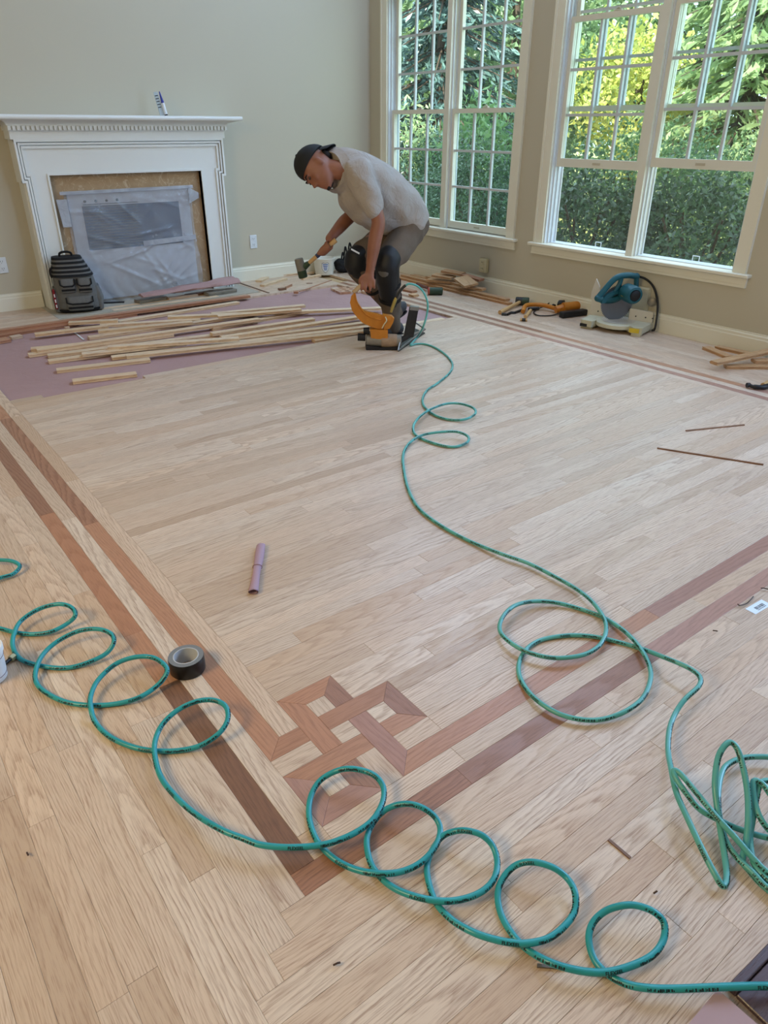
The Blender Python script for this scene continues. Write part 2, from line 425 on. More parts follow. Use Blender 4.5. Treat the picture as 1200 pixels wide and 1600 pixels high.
def row_x(x0,x1,y, m='oak', lo=.35, hi=1.25, first=None):
    x = x0; L = first or rng.uniform(.15,hi)
    while x < x1-1e-6:
        xe = min(x+L, x1)
        if x1-xe < .12: xe = x1
        plank(rect(x,xe,y,y+W),'x',m); x = xe; L = rng.uniform(lo,hi)
def row_y(y0,y1,x, m='oak', lo=.35, hi=1.25, w=W):
    y = y0; L = rng.uniform(.15,hi)
    while y < y1-1e-6:
        ye = min(y+L, y1)
        if y1-ye < .12: ye = y1
        plank(rect(x,x+w,y,ye),'y',m); y = ye; L = rng.uniform(lo,hi)
def G(u,v): return (X0+u*W, Y0+v*W)
def inlay(pts, along, m, name='inlay_strip'): plank([G(*p) for p in pts], along, m, name)
XI = 3.888                 # inner band of the right-hand border
XF = XI-W                  # field boards end here
YT = Y0+60*W               # field laid so far (4.069)
YFAR = 5.74                # old floor along the back wall begins here
# corner knot
inlay([(0,0),(8,0),(8,1),(0,1)],'x','brown'); 
inlay([(0,1),(1,1),(1,13.2),(0,13.2)],'y','walnut')
inlay([(0,13.2),(1,13.2),(1,18),(0,18)],'y','cherry'); inlay([(0,18),(1,18),(1,34.6),(0,34.6)],'y','cherry'); inlay([(0,34.6),(1,34.6),(1,52),(0,52)],'y','brown')
inlay([(8,0),(21,0),(21,1),(8,1)],'x','brown'); inlay([(21,0),(40,0),(40,1),(21,1)],'x','mauvewood'); inlay([(40,0),(68,0),(68,1),(40,1)],'x','mauvewood')
inlay([(2,6),(3,7),(3,31.4),(2,31.4)],'y','cherry'); inlay([(2,31.4),(3,31.4),(3,56),(2,56)],'y','brown')
inlay([(6,2),(24,2),(24,3),(7,3)],'x','cherry'); inlay([(24,2),(42.5,2),(42.5,3),(24,3)],'x','mauvewood'); inlay([(42.5,2),(64.3,2),(64.3,3),(42.5,3)],'x','brown')
inlay([(2,6),(4,6),(4,7),(3,7)],'x','cherry')
inlay([(4,5),(5,5),(5,8),(4,9)],'y','cherry')
inlay([(5,8),(6,8),(7,9),(4,9)],'x','cherry')
inlay([(6,7),(7,7),(7,9),(6,8)],'y','brown')
inlay([(5,6),(8,6),(9,7),(5,7)],'x','cherry')
inlay([(8,5),(9,4),(9,7),(8,6)],'y','brown')
inlay([(7,4),(9,4),(8,5),(7,5)],'x','cherry')
inlay([(6,2),(7,3),(7,6),(6,6)],'y','mauvewood')
inlay([(2,5),(3,4),(6,4),(6,5)],'x','cherry')
inlay([(2,2),(3,3),(3,4),(2,5)],'y','mauvewood')
inlay([(2,2),(5,2),(4,3),(3,3)],'x','mauvewood')
inlay([(4,3),(5,2),(5,4),(4,4)],'y','brown')
for a,b,al in (((5,7),(6,8),'y'),((7,5),(8,6),'x'),((5,5),(6,6),'x'),((3,3),(4,4),'y'),((2,5),(4,6),'x'),((5,2),(6,4),'y'),((7,3),(9,4),'x')):
    inlay([a,(b[0],a[1]),b,(a[0],b[1])], al, 'oak')
# light strips of the border
inlay([(1,2.2),(2,2.2),(2,33),(1,33)],'y','oak'); inlay([(1,33),(2,33),(2,52),(1,52)],'y','oak')
inlay([(1,1),(2,1),(2,2.2),(1,2.2)],'x','oak'); inlay([(2,1),(8.6,1),(8.6,2),(2,2)],'x','oak'); inlay([(8.6,1),(27,1),(27,2),(8.6,2)],'x','oak'); inlay([(27,1),(66,1),(66,2),(27,2)],'x','oak')
inlay([(3,7),(4,7),(4,39),(3,39)],'y','oak'); inlay([(3,39),(4,39),(4,56),(3,56)],'y','oak'); 
for a,b,m,u in ((52,72,'cherry',0),(72,90.4,'walnut',0),(52,90.4,'oak',1),(56,90.4,'cherry',2),(56,90.4,'oak',3)):
    inlay([(u,a),(u+1,a),(u+1,b),(u,b)],'y',m)
# field boards along x
v = 3
for k in range(3, 60):
    us = 9 if k < 4 else (9 if k < 7 else (7 if k < 9 else 4))
    y = Y0+k*W
    if k < 59: row_x(X0+us*W, XF, y)
# last ragged courses at the edge of the paper
yl = Y0+59*W
row_x(X0+4*W, XF, yl)
for a,b in ((X0+4*W,0.815),(1.02,1.34),(1.34,1.78),(1.78,2.6)): pass
yl = Y0+60*W
row_x(X0+4*W, 0.78, yl); row_x(1.35, 3.05, yl); row_x(3.05, XF, yl)
# right-hand border and the old boards along the window wall
for a,b,x,m in ((Y0+3*W,2.0,XI,'mauvewood'),(2.0,3.6,XI,'mauvewood'),(3.6,YFAR+.06,XI,'brown'),(Y0+W,1.9,XI+2*W,'mauvewood'),(1.9,3.4,XI+2*W,'cherry'),(3.4,YFAR+.1,XI+2*W,'brown')):
    plank(rect(x,x+W,a,b),'y',m,'inlay_strip')
row_y(Y0+3*W, YT, XF); row_y(Y0+2*W, YFAR+.08, XI+W)
x = XI+3*W
while x < XW-.001:
    row_y(Y0+W, YB, x, w=min(W, XW-x)); x += W
plank(rect(XF,XI,YT,YFAR),'y','oak')
# boards below the border, laced with those to its left
for k in range(0, 26):
    y = Y0-(k+1)*W
    x0 = X0-(k+1)*W
    row_x(x0, XW, y)
for k in range(0, 34):
    row_y(Y0-k*W if k < 26 else Y0-26*W, YB-.2, X0-(k+1)*W)
# old floor along the back wall, with the grey hearth left out
HX0, HX1, HY0 = 1.36, 3.09, 5.885
y = YFAR
while y < YB-.001:
    w_ = min(W, YB-y)
    if y+W > HY0:
        for a,b in ((X0,HX0),(HX1,XI)): plank(rect(a,b,y,y+w_),'x','oak')
    else:
        row_x(X0, XI, y)
    y += W
# build: the 300 nearest of each kind in the picture one by one, the rest joined
NAMED.sort(key=lambda q: q[0])
cnt = {}
for d,poly,along,m,name,z in NAMED:
    mb,(cx,cy),uvf = plank_geo(poly, along, z); r = rnd()
    cnt[name] = cnt.get(name,0)+1
    if d < 50 and cnt[name] <= 298:
        me = mb.mesh(name); nf = len(me.polygons); put_attr(me, [uvf]*nf, [r]*nf)
        obj(name, me, M[m], floor, (cx,cy,0))
    else:
        B = BULK.setdefault(m, (MB(),[],[])); n0 = len(B[0].f)
        B[0].add([(a+cx,b+cy,c) for a,b,c in mb.v], mb.f)
        k = len(B[0].f)-n0
        B[1].extend([(lambda c,u=uvf,cx=cx,cy=cy: u(Vector((c.x-cx,c.y-cy,0))))]*k); B[2].extend([r]*k)
for m,(mb,fu,rr) in BULK.items():
    me = mb.mesh('plank_field'); put_attr(me, fu, rr)
    o = obj('plank_field', me, M[m], floor); o['kind'] = 'stuff'
# hearth
def hearthmat():
    t = NT('grey_hearth_slab'); co = t.objco(); a = t.noise(co, 5, 4, .6); b_ = t.noise(co, 60, 3)
    c = t.mix(a, srgb(164,156,140), srgb(196,188,172)); c = t.mix(t.math('MULTIPLY', b_, .3), c, srgb(120,116,108)); t.bump(b_, .2, .002); return t.set(c, .8)
M['hearth'] = hearthmat()
tag(obj('hearth_slab', MB().rbox(((HX0+HX1)/2,(HY0+YB)/2,-.0105),(HX1-HX0-.004,YB-HY0-.004,.0195),.0015), M['hearth']), 'dusty grey hearth slab set in the floor before the fireplace', 'hearth')
# rosin paper under the boards still to come
def papermat():
    t = NT('mauve_rosin_paper'); co = t.objco(); a = t.noise(co, 2.2, 3, .6, .4); b_ = t.noise(co, 9, 4, .6, 1.0)
    c = t.mix(a, srgb(158,124,122), srgb(178,146,142)); t.bump(b_, .5, .012); return t.set(c, .75)
M['paper'] = papermat()
pm = MB(); nx, ny = 70, 40; px0,px1,py0,py1 = X0+4*W-.05, XI-.002, YT-.3, YFAR+.002
for j in range(ny+1):
    for i in range(nx+1):
        x = px0+(px1-px0)*i/nx; y = py0+(py1-py0)*j/ny
        z = -.0185 + (.0012*math.sin(9*x+3*math.sin(4*y)) + .0012*math.sin(13*y-5*x) if 0<i<nx and y>YT+.03 else -.0008)
        pm.v.append((x,y,z if y > YT+.01 else -.0198))
for j in range(ny):
    for i in range(nx):
        a = j*(nx+1)+i; pm.f.append((a,a+1,a+nx+2,a+nx+1))
paper = tag(obj('rosin_paper', pm, M['paper'], smooth=180), 'mauve rosin paper covering the unlaid part of the floor', 'paper')
# ------------------------------------------------------------------ placing helpers: a picture direction met with a plane of the room
FH = Vector((math.sin(YAW), math.cos(YAW), 0)); RH = Vector((math.cos(YAW), -math.sin(YAW), 0)); ZV = Vector((0,0,1))
CO = Vector((0,0,CAM_H))
def ray(x, y): return _F + _R*((x-600)/1114.59) - _U*((y-800)/1114.59)
def at(x, y, z=0.0):
    d = ray(x,y); return CO + d*((z-CAM_H)/d.z)
def atg(x, y, g):
    d = ray(x,y); return CO + d*(g/d.dot(FH))
def onp(x, y, P, n):
    d = ray(x,y); n = Vector(n); return CO + d*((Vector(P)-CO).dot(n)/d.dot(n))
def smoothed(me, it=4, f=0.5):
    bm = bmesh.new(); bm.from_mesh(me)
    for _ in range(it): bmesh.ops.smooth_vert(bm, verts=bm.verts, factor=f, use_axis_x=True, use_axis_y=True, use_axis_z=True)
    bm.to_mesh(me); bm.free(); return me
def fuse(mb, voxel, it=4, f=0.5):
    """voxel union of overlapping closed shapes into one continuous skin"""
    me = mb.mesh('tmp'); o = bpy.data.objects.new('tmp', me); COL.objects.link(o)
    md = o.modifiers.new('r','REMESH'); md.mode = 'VOXEL'; md.voxel_size = voxel; md.adaptivity = 0
    dg = bpy.context.evaluated_depsgraph_get(); dg.update()
    m2 = bpy.data.meshes.new_from_object(o.evaluated_get(dg)); bpy.data.objects.remove(o); bpy.data.meshes.remove(me)
    if it: smoothed(m2, it, f)
    m2.materials.clear()
    return m2
def limb(mb, pts, rad, seg=14, flat=None):
    """tapered rounded limb through pts"""
    n = len(pts); P = [Vector(p) for p in pts]
    path = catmull(P, 5) if n > 2 else [P[0].lerp(P[1], k/5) for k in range(6)]
    m = len(path); rr = []
    for i in range(m):
        t = i/(m-1)*(n-1); k = min(int(t), n-2); s = t-k; s = s*s*(3-2*s); rr.append(rad[k]*(1-s)+rad[k+1]*s)
    mb.tube(path, rr, seg); mb.ell(path[0], (rr[0],)*3, None, 10, 6); mb.ell(path[-1], (rr[-1],)*3, None, 10, 6); return mb

# ------------------------------------------------------------------ fireplace
FY = 6.26; FX0, FX1 = 1.401, 3.026; OX0, OX1, OZ = 1.593, 2.820, 0.969
fp = thing('fireplace_mantel', 'white mantel surround with dentil moulding around the covered fireplace', 'fireplace', (2.195, YB, 0))
def fo(name, mb, m, par=None):
    mb.v = [(x-2.195, y-YB, z) for x,y,z in mb.v]; return obj(name, mb, m, par or fp)
b = MB(); b.box(FX0,OX0,FY,YB,0,1.215); b.box(OX1,FX1,FY,YB,0,1.215); b.box(OX0,OX1,FY,YB,OZ,1.215)
b.box(FX0-.012,FX0,FY,YB,.925,1.215); b.box(FX1,FX1+.012,FY,YB,.925,1.215)
fo('surround', b, M['white'])
# stepped architrave with crossette ears
for i,(o0,o1,pr) in enumerate(((0,.016,.030),(.023,.036,.022),(.043,.060,.014))):
    m_ = MB(); y0 = FY-pr; q = lambda a,c: (min(a,c),max(a,c))
    for s,xo in ((1,FX0),(-1,FX1)):
        xe = xo-s*.012; xl = xo+s*.012
        m_.box(*q(xe+s*o0,xe+s*o1),y0,FY,.925+o0,1.212-o0)
        m_.box(*q(xe+s*o0,xl+s*o1),y0+.0003,FY,.925+o0,.925+o1)
        m_.box(*q(xl+s*o0,xl+s*o1),y0,FY,0,.925+o0)
    m_.box(FX0-.012+o0,FX1+.012-o0,y0-.0004,FY,1.212-o1,1.212-o0)
    fo('architrave', m_, M['white'])
m_ = MB()
for a,b_,c,d in ((OX0-.014,OX0,0,OZ+.014),(OX1,OX1+.014,0,OZ+.014),(OX0,OX1,OZ,OZ+.014)): m_.box(a,b_,FY-.010,FY+.045,c,d)
fo('opening_bead', m_, M['white'])
fo('frieze', MB().box(FX0-.03,FX1+.03,FY-.03,YB,1.212,1.268), M['white'])
# ogee under the frieze ends, dentils, crown, shelf
dm = MB().box(-.0095,.0095,-.017,0,0,.027).mesh('dentil'); dm.materials.append(M['white'])
fo('dentil_backing', MB().box(FX0-.038,FX1+.038,FY-.052,YB,1.268,1.302), M['white'])
x = FX0-.030
while x < FX1+.035:
    obj('dentil', dm, None, fp, (x-2.195, FY-.052-YB, 1.272)); x += .0318
for k,yy in enumerate((FY-.02, FY-.01)):
    pass
cr = []
for t in range(9):
    a = t/8*math.pi/2; cr.append((FY-.056-.075*(1-math.cos(a)), 1.302+.037*math.sin(a)))
pr = [(YB,1.302)]+cr+[(YB,1.339)]
r0 = []; r1 = []
for y,z in pr:
    e = max(0, FY-.052-y) if y < YB else 0.0
    r0.append((FX0-.04-e,y,z)); r1.append((FX1+.04+e,y,z))
fo('crown_moulding', MB().loft([r1,r0]), M['white'])
sh = [(YB,1.339),(FY-.145,1.339),(FY-.152,1.345),(FY-.155,1.355),(FY-.152,1.366),(FY-.143,1.371),(YB,1.371)]
fo('shelf', MB().loft([[(3.175,y,z) for y,z in sh],[(1.252,y,z) for y,z in sh]]), M['white'])
# raw particle board inside the opening
def boardmat():
    t = NT('scratched_particle_board'); co = t.objco(); a = t.noise(co, 18, 4, .7); 
    c = t.mix(a, srgb(158,130,98), srgb(190,164,130))
    w = t.noise(co, 5.5, 2, .5, 2.5); ln = t.ramp(w, [(0,grey(0)),(.485,grey(0)),(.50,grey(1)),(.515,grey(0)),(1,grey(0))])
    c = t.mix(t.math('MULTIPLY', ln, .55), c, srgb(222,206,178)); t.bump(a, .3, .002); return t.set(c, .85)
M['pboard'] = boardmat()
fo('backing_board', MB().box(OX0,OX1,FY+.045,FY+.06,0,OZ), M['pboard'])
# gas insert behind the sheet
ins = thing('fireplace_insert', 'dark louvred fireplace insert behind the plastic sheet', 'fireplace', (2.195, FY+.045, 0))
def io(name, mb, m, par=None):
    mb.v = [(x-2.195, y-FY-.045, z) for x,y,z in mb.v]; return obj(name, mb, m, par or ins)
M['insert'] = mat('grey_insert_metal', srgb(196,194,196), 0.5, 0.0)
M['darkglass'] = mat('dark_firebox_glass', srgb(72,88,112), 0.08, 0.0, spec=0.8)
PF = (0, FY+.036, 0)
gx0, gx1, gz0, gz1 = 1.80, 2.60, .41, .74
io('face_plate', MB().box(1.70,2.70,FY+.030,FY+.045,.02,.835), M['insert'])
io('fire_glass', MB().box(gx0,gx1,FY+.026,FY+.030,gz0,gz1), M['darkglass'])
lm = MB().box(0,.44,-.003,0,-.0025,.0025).mesh('louver'); lm.materials.append(mat('louver_grey', srgb(96,100,104), .5, .3))
for k in range(16): obj('louver', lm, None, ins, (gx0+.01-2.195, -.019, gz0+.02+k*.0215))
for k in range(4):
    bt = MB().lathe([(.010,0),(.010,.004),(.006,.006)],10,Matrix.Translation((1.83+k*.085-2.195,-.015,.775))@Rx(math.pi/2)); obj('knob', bt, M['darksteel'], ins)
# clear plastic sheet taped over it
def plasticmat(name='clear_plastic_sheet', lo=.26, hi=.38):
    t = NT(name); co = t.objco()
    tr = t.n('ShaderNodeBsdfTransparent'); tr.inputs[0].default_value = (.93,.96,1,1)
    nz = t.noise(co, 6, 3, .6, .8)
    t.set(t.mix(nz, srgb(176,182,192), srgb(206,212,222)), .14, 0, .8)
    t.bump(t.noise(co, 22, 3, .6, 1.2), .35, .01)
    mx = t.n('ShaderNodeMixShader'); t.l(t.mapr(nz, .3, .7, lo, hi), mx.inputs[0]); t.l(tr.outputs[0], mx.inputs[1]); t.l(t.b.outputs[0], mx.inputs[2]); t.l(mx.outputs[0], t.out.inputs[0]); return t.m
M['plastic'] = plasticmat()
sx0, sx1, sz1 = 1.675, 2.715, .850
sv = []; sf = []; NX, NZ = 90, 80
rs = random.Random(3)
folds = [(rs.uniform(sx0,sx1), rs.uniform(.1,.8), rs.uniform(-1.2,1.2), rs.uniform(.10,.34), rs.uniform(.006,.017)) for _ in range(40)]
for j in range(NZ+1):
    for i in range(NX+1):
        s = i/NX; z = sz1*(1-j/NZ)
        x = sx0+(sx1-sx0)*s
        sag = 0.0
        if z < .42:
            q = (.42-z)/.42; sag = .060*math.sin(min(q*1.25,1)*math.pi*.5)*(1-.35*abs(2*s-1)) + .015*math.sin(q*math.pi)
        y = FY+.018-sag
        if z > .42: y -= .004*math.sin(x*30+z*8)*math.sin(z*14)
        for fx,fz,an,ln,am in folds:
            dx, dz = x-fx, z-fz; al = dx*math.cos(an)+dz*math.sin(an); ac = -dx*math.sin(an)+dz*math.cos(an)
            if abs(al) < ln: y -= am*math.exp(-(ac/.012)**2)*(1-(al/ln)**2)*(1.6 if z < .42 else .8)
        if z < .42: y -= .008*abs(math.sin(x*26+3*math.sin(z*9)))*(.42-z)/.42*2
        sv.append((x-2.195, y-FY, max(z,.004)))
for j in range(NZ):
    for i in range(NX):
        a = j*(NX+1)+i; sf.append((a+NX+1,a+NX+2,a+1,a))
sm = MB(); sm.v = sv; sm.f = sf
sheet = thing('plastic_sheet', 'wrinkled clear plastic sheet taped over the fireplace opening', 'plastic sheet', (2.195, FY, 0))
obj('sheet', sm, M['plastic'], sheet, smooth=180)
M['tape'] = plasticmat('clear_packing_tape', .45, .7)
def tapestrip(pts):
    mb = MB(); mb.prism(pts, 0, .0008, Matrix(((1,0,0,-2.195),(0,0,-1,.004),(0,1,0,0),(0,0,0,1)))); return obj('tape_strip', mb, M['tape'], sheet)
tapestrip([(sx0-.03,sz1-.02),(sx1+.02,sz1-.012),(sx1+.02,sz1+.012),(sx0-.03,sz1+.004)])
tapestrip([(2.24,.452),(2.712,.470),(2.712,.430),(2.24,.410)])
tapestrip([(1.61,.80),(1.69,.80),(1.69,.60),(1.625,.60)])
tapestrip([(2.69,.85),(2.78,.80),(2.78,.76),(2.69,.72)])

# glue tube on the shelf
tb = thing('caulk_tube_pack', 'small printed blister pack with a blue tipped tube on the mantel shelf', 'tube', tuple(onp(257,180.5,(0,6.20,0),(0,1,0)).xy)+(1.371,), 0.0, rot=(math.radians(-6),math.radians(-9),0.1))
M['blue'] = mat('blue_plastic', srgb(38,52,140), .35)
M['whitep'] = mat('white_plastic', srgb(222,226,228), .35, var=.02)
obj('card', MB().rbox((-.016,.004,.085),(.036,.004,.168),.001), mat('grey_printed_card', srgb(168,176,176), .4, var=.25, scale=220), tb)
for k in range(5): obj('print_line', MB().box(-.031,-.004,.0005,.0016,.06+k*.02,.066+k*.02), M['darksteel'], tb)
obj('tube_body', MB().lathe([(.011,.006),(.012,.01),(.012,.085),(.010,.09)],14,T(.014,-.006,0)), M['whitep'], tb, smooth=40)
obj('tube_tip', MB().lathe([(.012,.088),(.011,.10),(.004,.165),(.002,.168)],14,T(.014,-.006,0)), M['blue'], tb, smooth=40)
obj('tube_cap', MB().lathe([(.0125,0),(.0125,.008)],14,T(.014,-.006,0)), M['black'], tb)
# ------------------------------------------------------------------ loose boards (tongue and groove) and scraps
def tg_profile(w=W, th=BT):
    h = w/2
    return [(-h,0),(h,0),(h,.006),(h+.006,.007),(h+.006,.012),(h,.013),(h,th),(-h,th),(-h,.013),(-h+.006,.012),(-h+.006,.007),(-h,.006)]
def board_mesh(L, w=W, th=BT, prof=None):
    pf = prof or tg_profile(w, th)
    me = MB().loft([[(-L/2,y,z) for y,z in pf],[(L/2,y,z) for y,z in pf]]).mesh('board')
    ou = rng.uniform(0,40); r = rnd(); n = len(me.polygons)
    f = lambda c: (c.x+ou, c.y+c.z)
    put_attr(me, [f]*n, [r]*n); return me
def board(name, label, p0, p1, z0, m='oak', z1=None, w=W, th=BT, cat='board', group=None, roll=0.0, tg=True):
    """board whose underside runs from height z0 to z1, top-face ends at picture points p0, p1"""
    z1 = z0 if z1 is None else z1
    a = at(*p0, z0+th); b_ = at(*p1, z1+th); a.z = z0; b_.z = z1
    d = b_-a; L = d.length
    me = board_mesh(L, w, th, None if tg else [(-w/2,0),(w/2,0),(w/2,th),(-w/2,th)])
    o = obj(name, me, M[m], None, tuple((a+b_)/2))
    o.rotation_euler = (roll, -math.asin(d.z/L), math.atan2(d.y,d.x))
    return tag(o, label, cat, group)
PZ = -.0168
B_ = 'loose_board'
G1 = 'loose floor boards on the mauve paper'
LB = [
 ((113,594),(213,582),0,0,'short oak board lying alone nearest to the laid floor on the mauve paper'),
 ((88,577),(234,560),0,0,'medium oak board lying just behind the short one at the front of the paper'),
 ((75,563),(290,534),0,0,'oak board half buried at the front left under the big board heap'),
 ((44,553),(270,521),0,0,'oak board whose left end sticks out farthest from the heap'),
 ((74,554),(395,515),1,1,'oak board lying second layer, left end stepped behind the farthest one'),
 ((128,552),(268,537),1,1,'short pale oak board resting at the front left of the heap'),
 ((168,541),(373,527),2,1,'oak board on top of the heap ending midway, left end raised'),
 ((174,557),(578,509),0,0,'long oak board along the front edge of the heap'),
 ((197,555),(576,515),1,1,'long oak board topping the front edge of the heap toward the nailer'),
 ((48,544),(142,535),1,1,'short oak board at the back left of the heap, blunt end'),
 ((57,546),(405,497),0,0,'pale long oak board behind the front rows of the heap'),
 ((138,526),(408,488),0,0,'oak board in the middle rows of the heap, end cut square'),
 ((153,516),(300,502),0,0,'medium oak board under the crossing boards in the middle of the heap'),
 ((156,507),(313,498),1,1,'oak board lying across the middle of the heap, second layer'),
 ((54,521),(168,508),0,0,'oak board lying apart at the left behind the heap'),
 ((107,503),(184,499),1,1,'short orange-toned oak board at the back left rows'),
 ((262,494),(596,480),2,1,'long oak board laid slantwise over the back of the heap toward the man'),
 ((330,489),(476,476),0,0,'oak board at the back of the heap, bare paper behind its right end'),
 ((340,493),(470,482),0,0,'pale board under the long slanting one at the back of the heap'),
 ((330,512),(484,484),0,0,'white-toned oak board running up to the right in the back of the heap'),
 ((330,520),(490,497),1,1,'wide-looking pale oak board in the right half of the heap, red side'),
 ((345,526),(566,493),0,0,'long pale oak board running right toward the nailer, back of two'),
 ((365,529),(572,503),1,1,'long pale oak board running right toward the nailer, front of two'),
 ((490,531),(693,497),0,0,'oak board lying under the nailer, its right end bare on the paper'),
 ((158,482),(330,459),1,1,'pale oak board behind the red strips, nearest to the hearth'),
 ((176,484),(340,462),0,0,'pale oak board behind the red strips, second from the hearth'),
 ((184,501),(372,471),0,0,'pale oak board just in front of the long red strip'),
]
def quad2(p0,p1,z):
    a = at(*p0,z+BT).xy; c = at(*p1,z+BT).xy; d = (c-a).normalized(); n = Vector((-d.y,d.x))*(W/2+.005)
    return [a-n,c-n,c+n,a+n]
def sat(A_,B_q):
    for Q_ in (A_,B_q):
        for i in range(4):
            e = Q_[(i+1)%4]-Q_[i]; n = Vector((-e.y,e.x))
            pa = [n.dot(p) for p in A_]; pb = [n.dot(p) for p in B_q]
            if max(pa) <= min(pb) or max(pb) <= min(pa): return False
    return True
placed = [(0,quad2((-30,527),(212,489),PZ))]
for p0,p1,l0,l1,lab in LB:
    lev = 0
    while True:
        z = PZ+lev*(BT+.0005); q = quad2(p0,p1,z)
        if any(lv == lev and sat(q,qq) for lv,qq in placed): lev += 1
        else: break
    placed.append((lev,q))
    board(B_, lab, p0, p1, z, 'paleoak', group=G1)
board('inlay_board','long reddish border strip lying along the far edge of the paper',(-30,519),(389,461),.0015,'cherry',group='loose inlay strips')
board('inlay_board','shorter reddish strip at the left in front of the long red one',(-30,527),(212,489),PZ,'cherry',group='loose inlay strips')
board('wood_offcut','small oak offcut block alone on the paper at the far left',(16,526),(33,523),PZ,'oak',cat='offcut')
board('inlay_board','dark reddish board end entering the picture at the far left',(-25,535),(13,528),PZ+.002,'cherry',w=.09,cat='board')
board('wood_offcut','tiny pale offcut by the red strip on the paper',(101,511),(108,510),PZ,'oak',cat='offcut',w=.03)
# white torn paper strip
stp = MB(); a = at(116,519,-.015); c = at(131,531,-.015); d = (c-a).normalized(); n = Vector((-d.y,d.x,0))*.006
stp.v = [tuple(a-n),tuple(c-n),tuple(c+n),tuple(a+n)]+[tuple(p+Vector((0,0,.002))) for p in (a-n,c-n,c+n,a+n)]; stp.f = [(3,2,1,0),(4,5,6,7),(0,1,5,4),(1,2,6,5),(2,3,7,6),(3,0,4,7)]
tag(obj('paper_strip', stp, M['whitep']), 'thin white torn strip on the mauve paper', 'paper strip')
# prefabricated knot panel on the paper
kc = at(543,452,0); kp = thing('parquet_medallion', 'loose prefabricated inlay knot medallion lying on the mauve paper', 'parquet inlay', (kc.x,kc.y,PZ), -.22)
def kpart(pts, along, m):
    c = [((u-5.5)*W*.62,(v-5.5)*W*.62) for u,v in pts]
    mb = MB().prism(inset_poly(c,.0003), 0, BT, inset=.0006, dz=.0006); me = mb.mesh('inlay_piece'); r = rnd(); k = len(me.polygons); ou = rng.uniform(0,9)
    put_attr(me,[(lambda q:(q.x+ou,q.y)) if along=='x' else (lambda q:(q.y+ou,q.x))]*k,[r]*k); obj('inlay_piece', me, M[m], kp)
for pts,al,m in (([(4,5),(5,5),(5,8),(4,9)],'y','cherry'),([(5,8),(6,8),(7,9),(4,9)],'x','cherry'),([(6,7),(7,7),(7,9),(6,8)],'y','walnut'),([(5,6),(8,6),(9,7),(5,7)],'x','cherry'),([(8,5),(9,4),(9,7),(8,6)],'y','cherry'),([(7,4),(9,4),(8,5),(7,5)],'x','cherry'),([(6,2),(7,2),(7,6),(6,6)],'y','mauvewood'),([(2,5),(3,4),(6,4),(6,5)],'x','cherry'),([(2,2),(3,3),(3,4),(2,5)],'y','mauvewood'),([(2,2),(5,2),(4,3),(3,3)],'x','cherry'),([(4,3),(5,2),(5,4),(4,4)],'y','walnut'),([(2,6),(4,6),(4,7),(2,7)],'x','cherry'),
 ([(5,7),(6,7),(6,8),(5,8)],'y','oak'),([(7,5),(8,5),(8,6),(7,6)],'x','oak'),([(5,5),(6,5),(6,6),(5,6)],'x','oak'),([(3,3),(4,3),(4,4),(3,4)],'y','oak'),([(2,5),(4,5),(4,6),(2,6)],'x','oak'),([(5,2),(6,2),(6,4),(5,4)],'y','oak'),([(7,2),(9,2),(9,4),(7,4)],'x','oak'),([(2,7),(4,7),(4,9),(2,9)],'y','oak'),([(7,7),(9,7),(9,9),(7,9)],'y','oak')): kpart(pts,al,m)
# scraps on the old floor in front of the back wall
G2 = 'scraps by the back baseboard'
board('wood_offcut','long thin oak stick along the back baseboard behind the mallet',(420,430.5),(490,424.5),0,'paleoak',w=.03,cat='offcut',group=G2)
board('wood_offcut','oak board slanting from the bucket down to the left on the back floor',(472,434),(500,428.5),0,'paleoak',w=.04,cat='offcut',group=G2)
board('wood_offcut','short grey-ended block leftmost among the scraps by the baseboard',(404,438),(416,432),0,'paleoak',w=.06,cat='offcut',group=G2)
board('wood_offcut','oak batten pointing down left among the scraps by the baseboard',(410,445),(446,434),0,'paleoak',w=.05,cat='offcut',group=G2)
board('wood_offcut','small block with a grey end in front of the baseboard scraps',(436,450.5),(446,449),0,'hearthwood' if 'hearthwood' in M else 'walnut',w=.035,cat='offcut',group=G2)
board('wood_offcut','thin stick running up right from the small grey block',(446,448),(456,443.5),0,'cherry',w=.012,cat='offcut',group=G2)
board('wood_offcut','small reddish block at the far edge of the paper',(459,455),(466,455),0,'cherry',w=.04,cat='offcut',group=G2)
board('wood_stick','thin reddish stick running up right from the small red block',(468,455),(518,437),0,'cherry',w=.012,th=.006,cat='stick',tg=False)
board('wood_stick','thin dark stick lying from the paper roll across the grey hearth',(372,440.5),(420,457),0,'walnut',w=.014,th=.006,cat='stick',tg=False)
board('wood_offcut','flat small chip lying on the back floor before the man',(479,442.5),(488,442),0,'walnut',w=.02,th=.004,cat='offcut',tg=False)
# folded rosin paper on a stack of offcuts by the hearth
rp = MB(); a = at(220,463,.06); b_ = at(368,442,.06); d = b_-a; L = Vector((d.x,d.y,0)).length
n_ = 26; rings = []
for i in range(n_+1):
    s = i/n_; wv = .045+.055*s; h = .026+.034*s+.006*math.sin(s*17); ring = []
    for k in range(16):
        q = 2*math.pi*k/16; ring.append((s*L, wv*math.cos(q)*(1+.08*math.sin(5*s*6+k)), h*.5*math.sin(q)*(1.15 if math.sin(q)>0 else .6)+.006*math.sin(9*s+2*k)))
    rings.append(ring)
rp.loft([r[::-1] for r in rings])
o = obj('folded_paper', rp, M['paper'], None, (a.x,a.y,.062), smooth=50); o.rotation_euler = (0,-.02,math.atan2(d.y,d.x))
tag(o, 'folded mauve rosin paper lying on offcuts in front of the fireplace', 'paper')
M['slate'] = mat('grey_stone_offcut', srgb(112,112,104), .7, var=.2, scale=25)
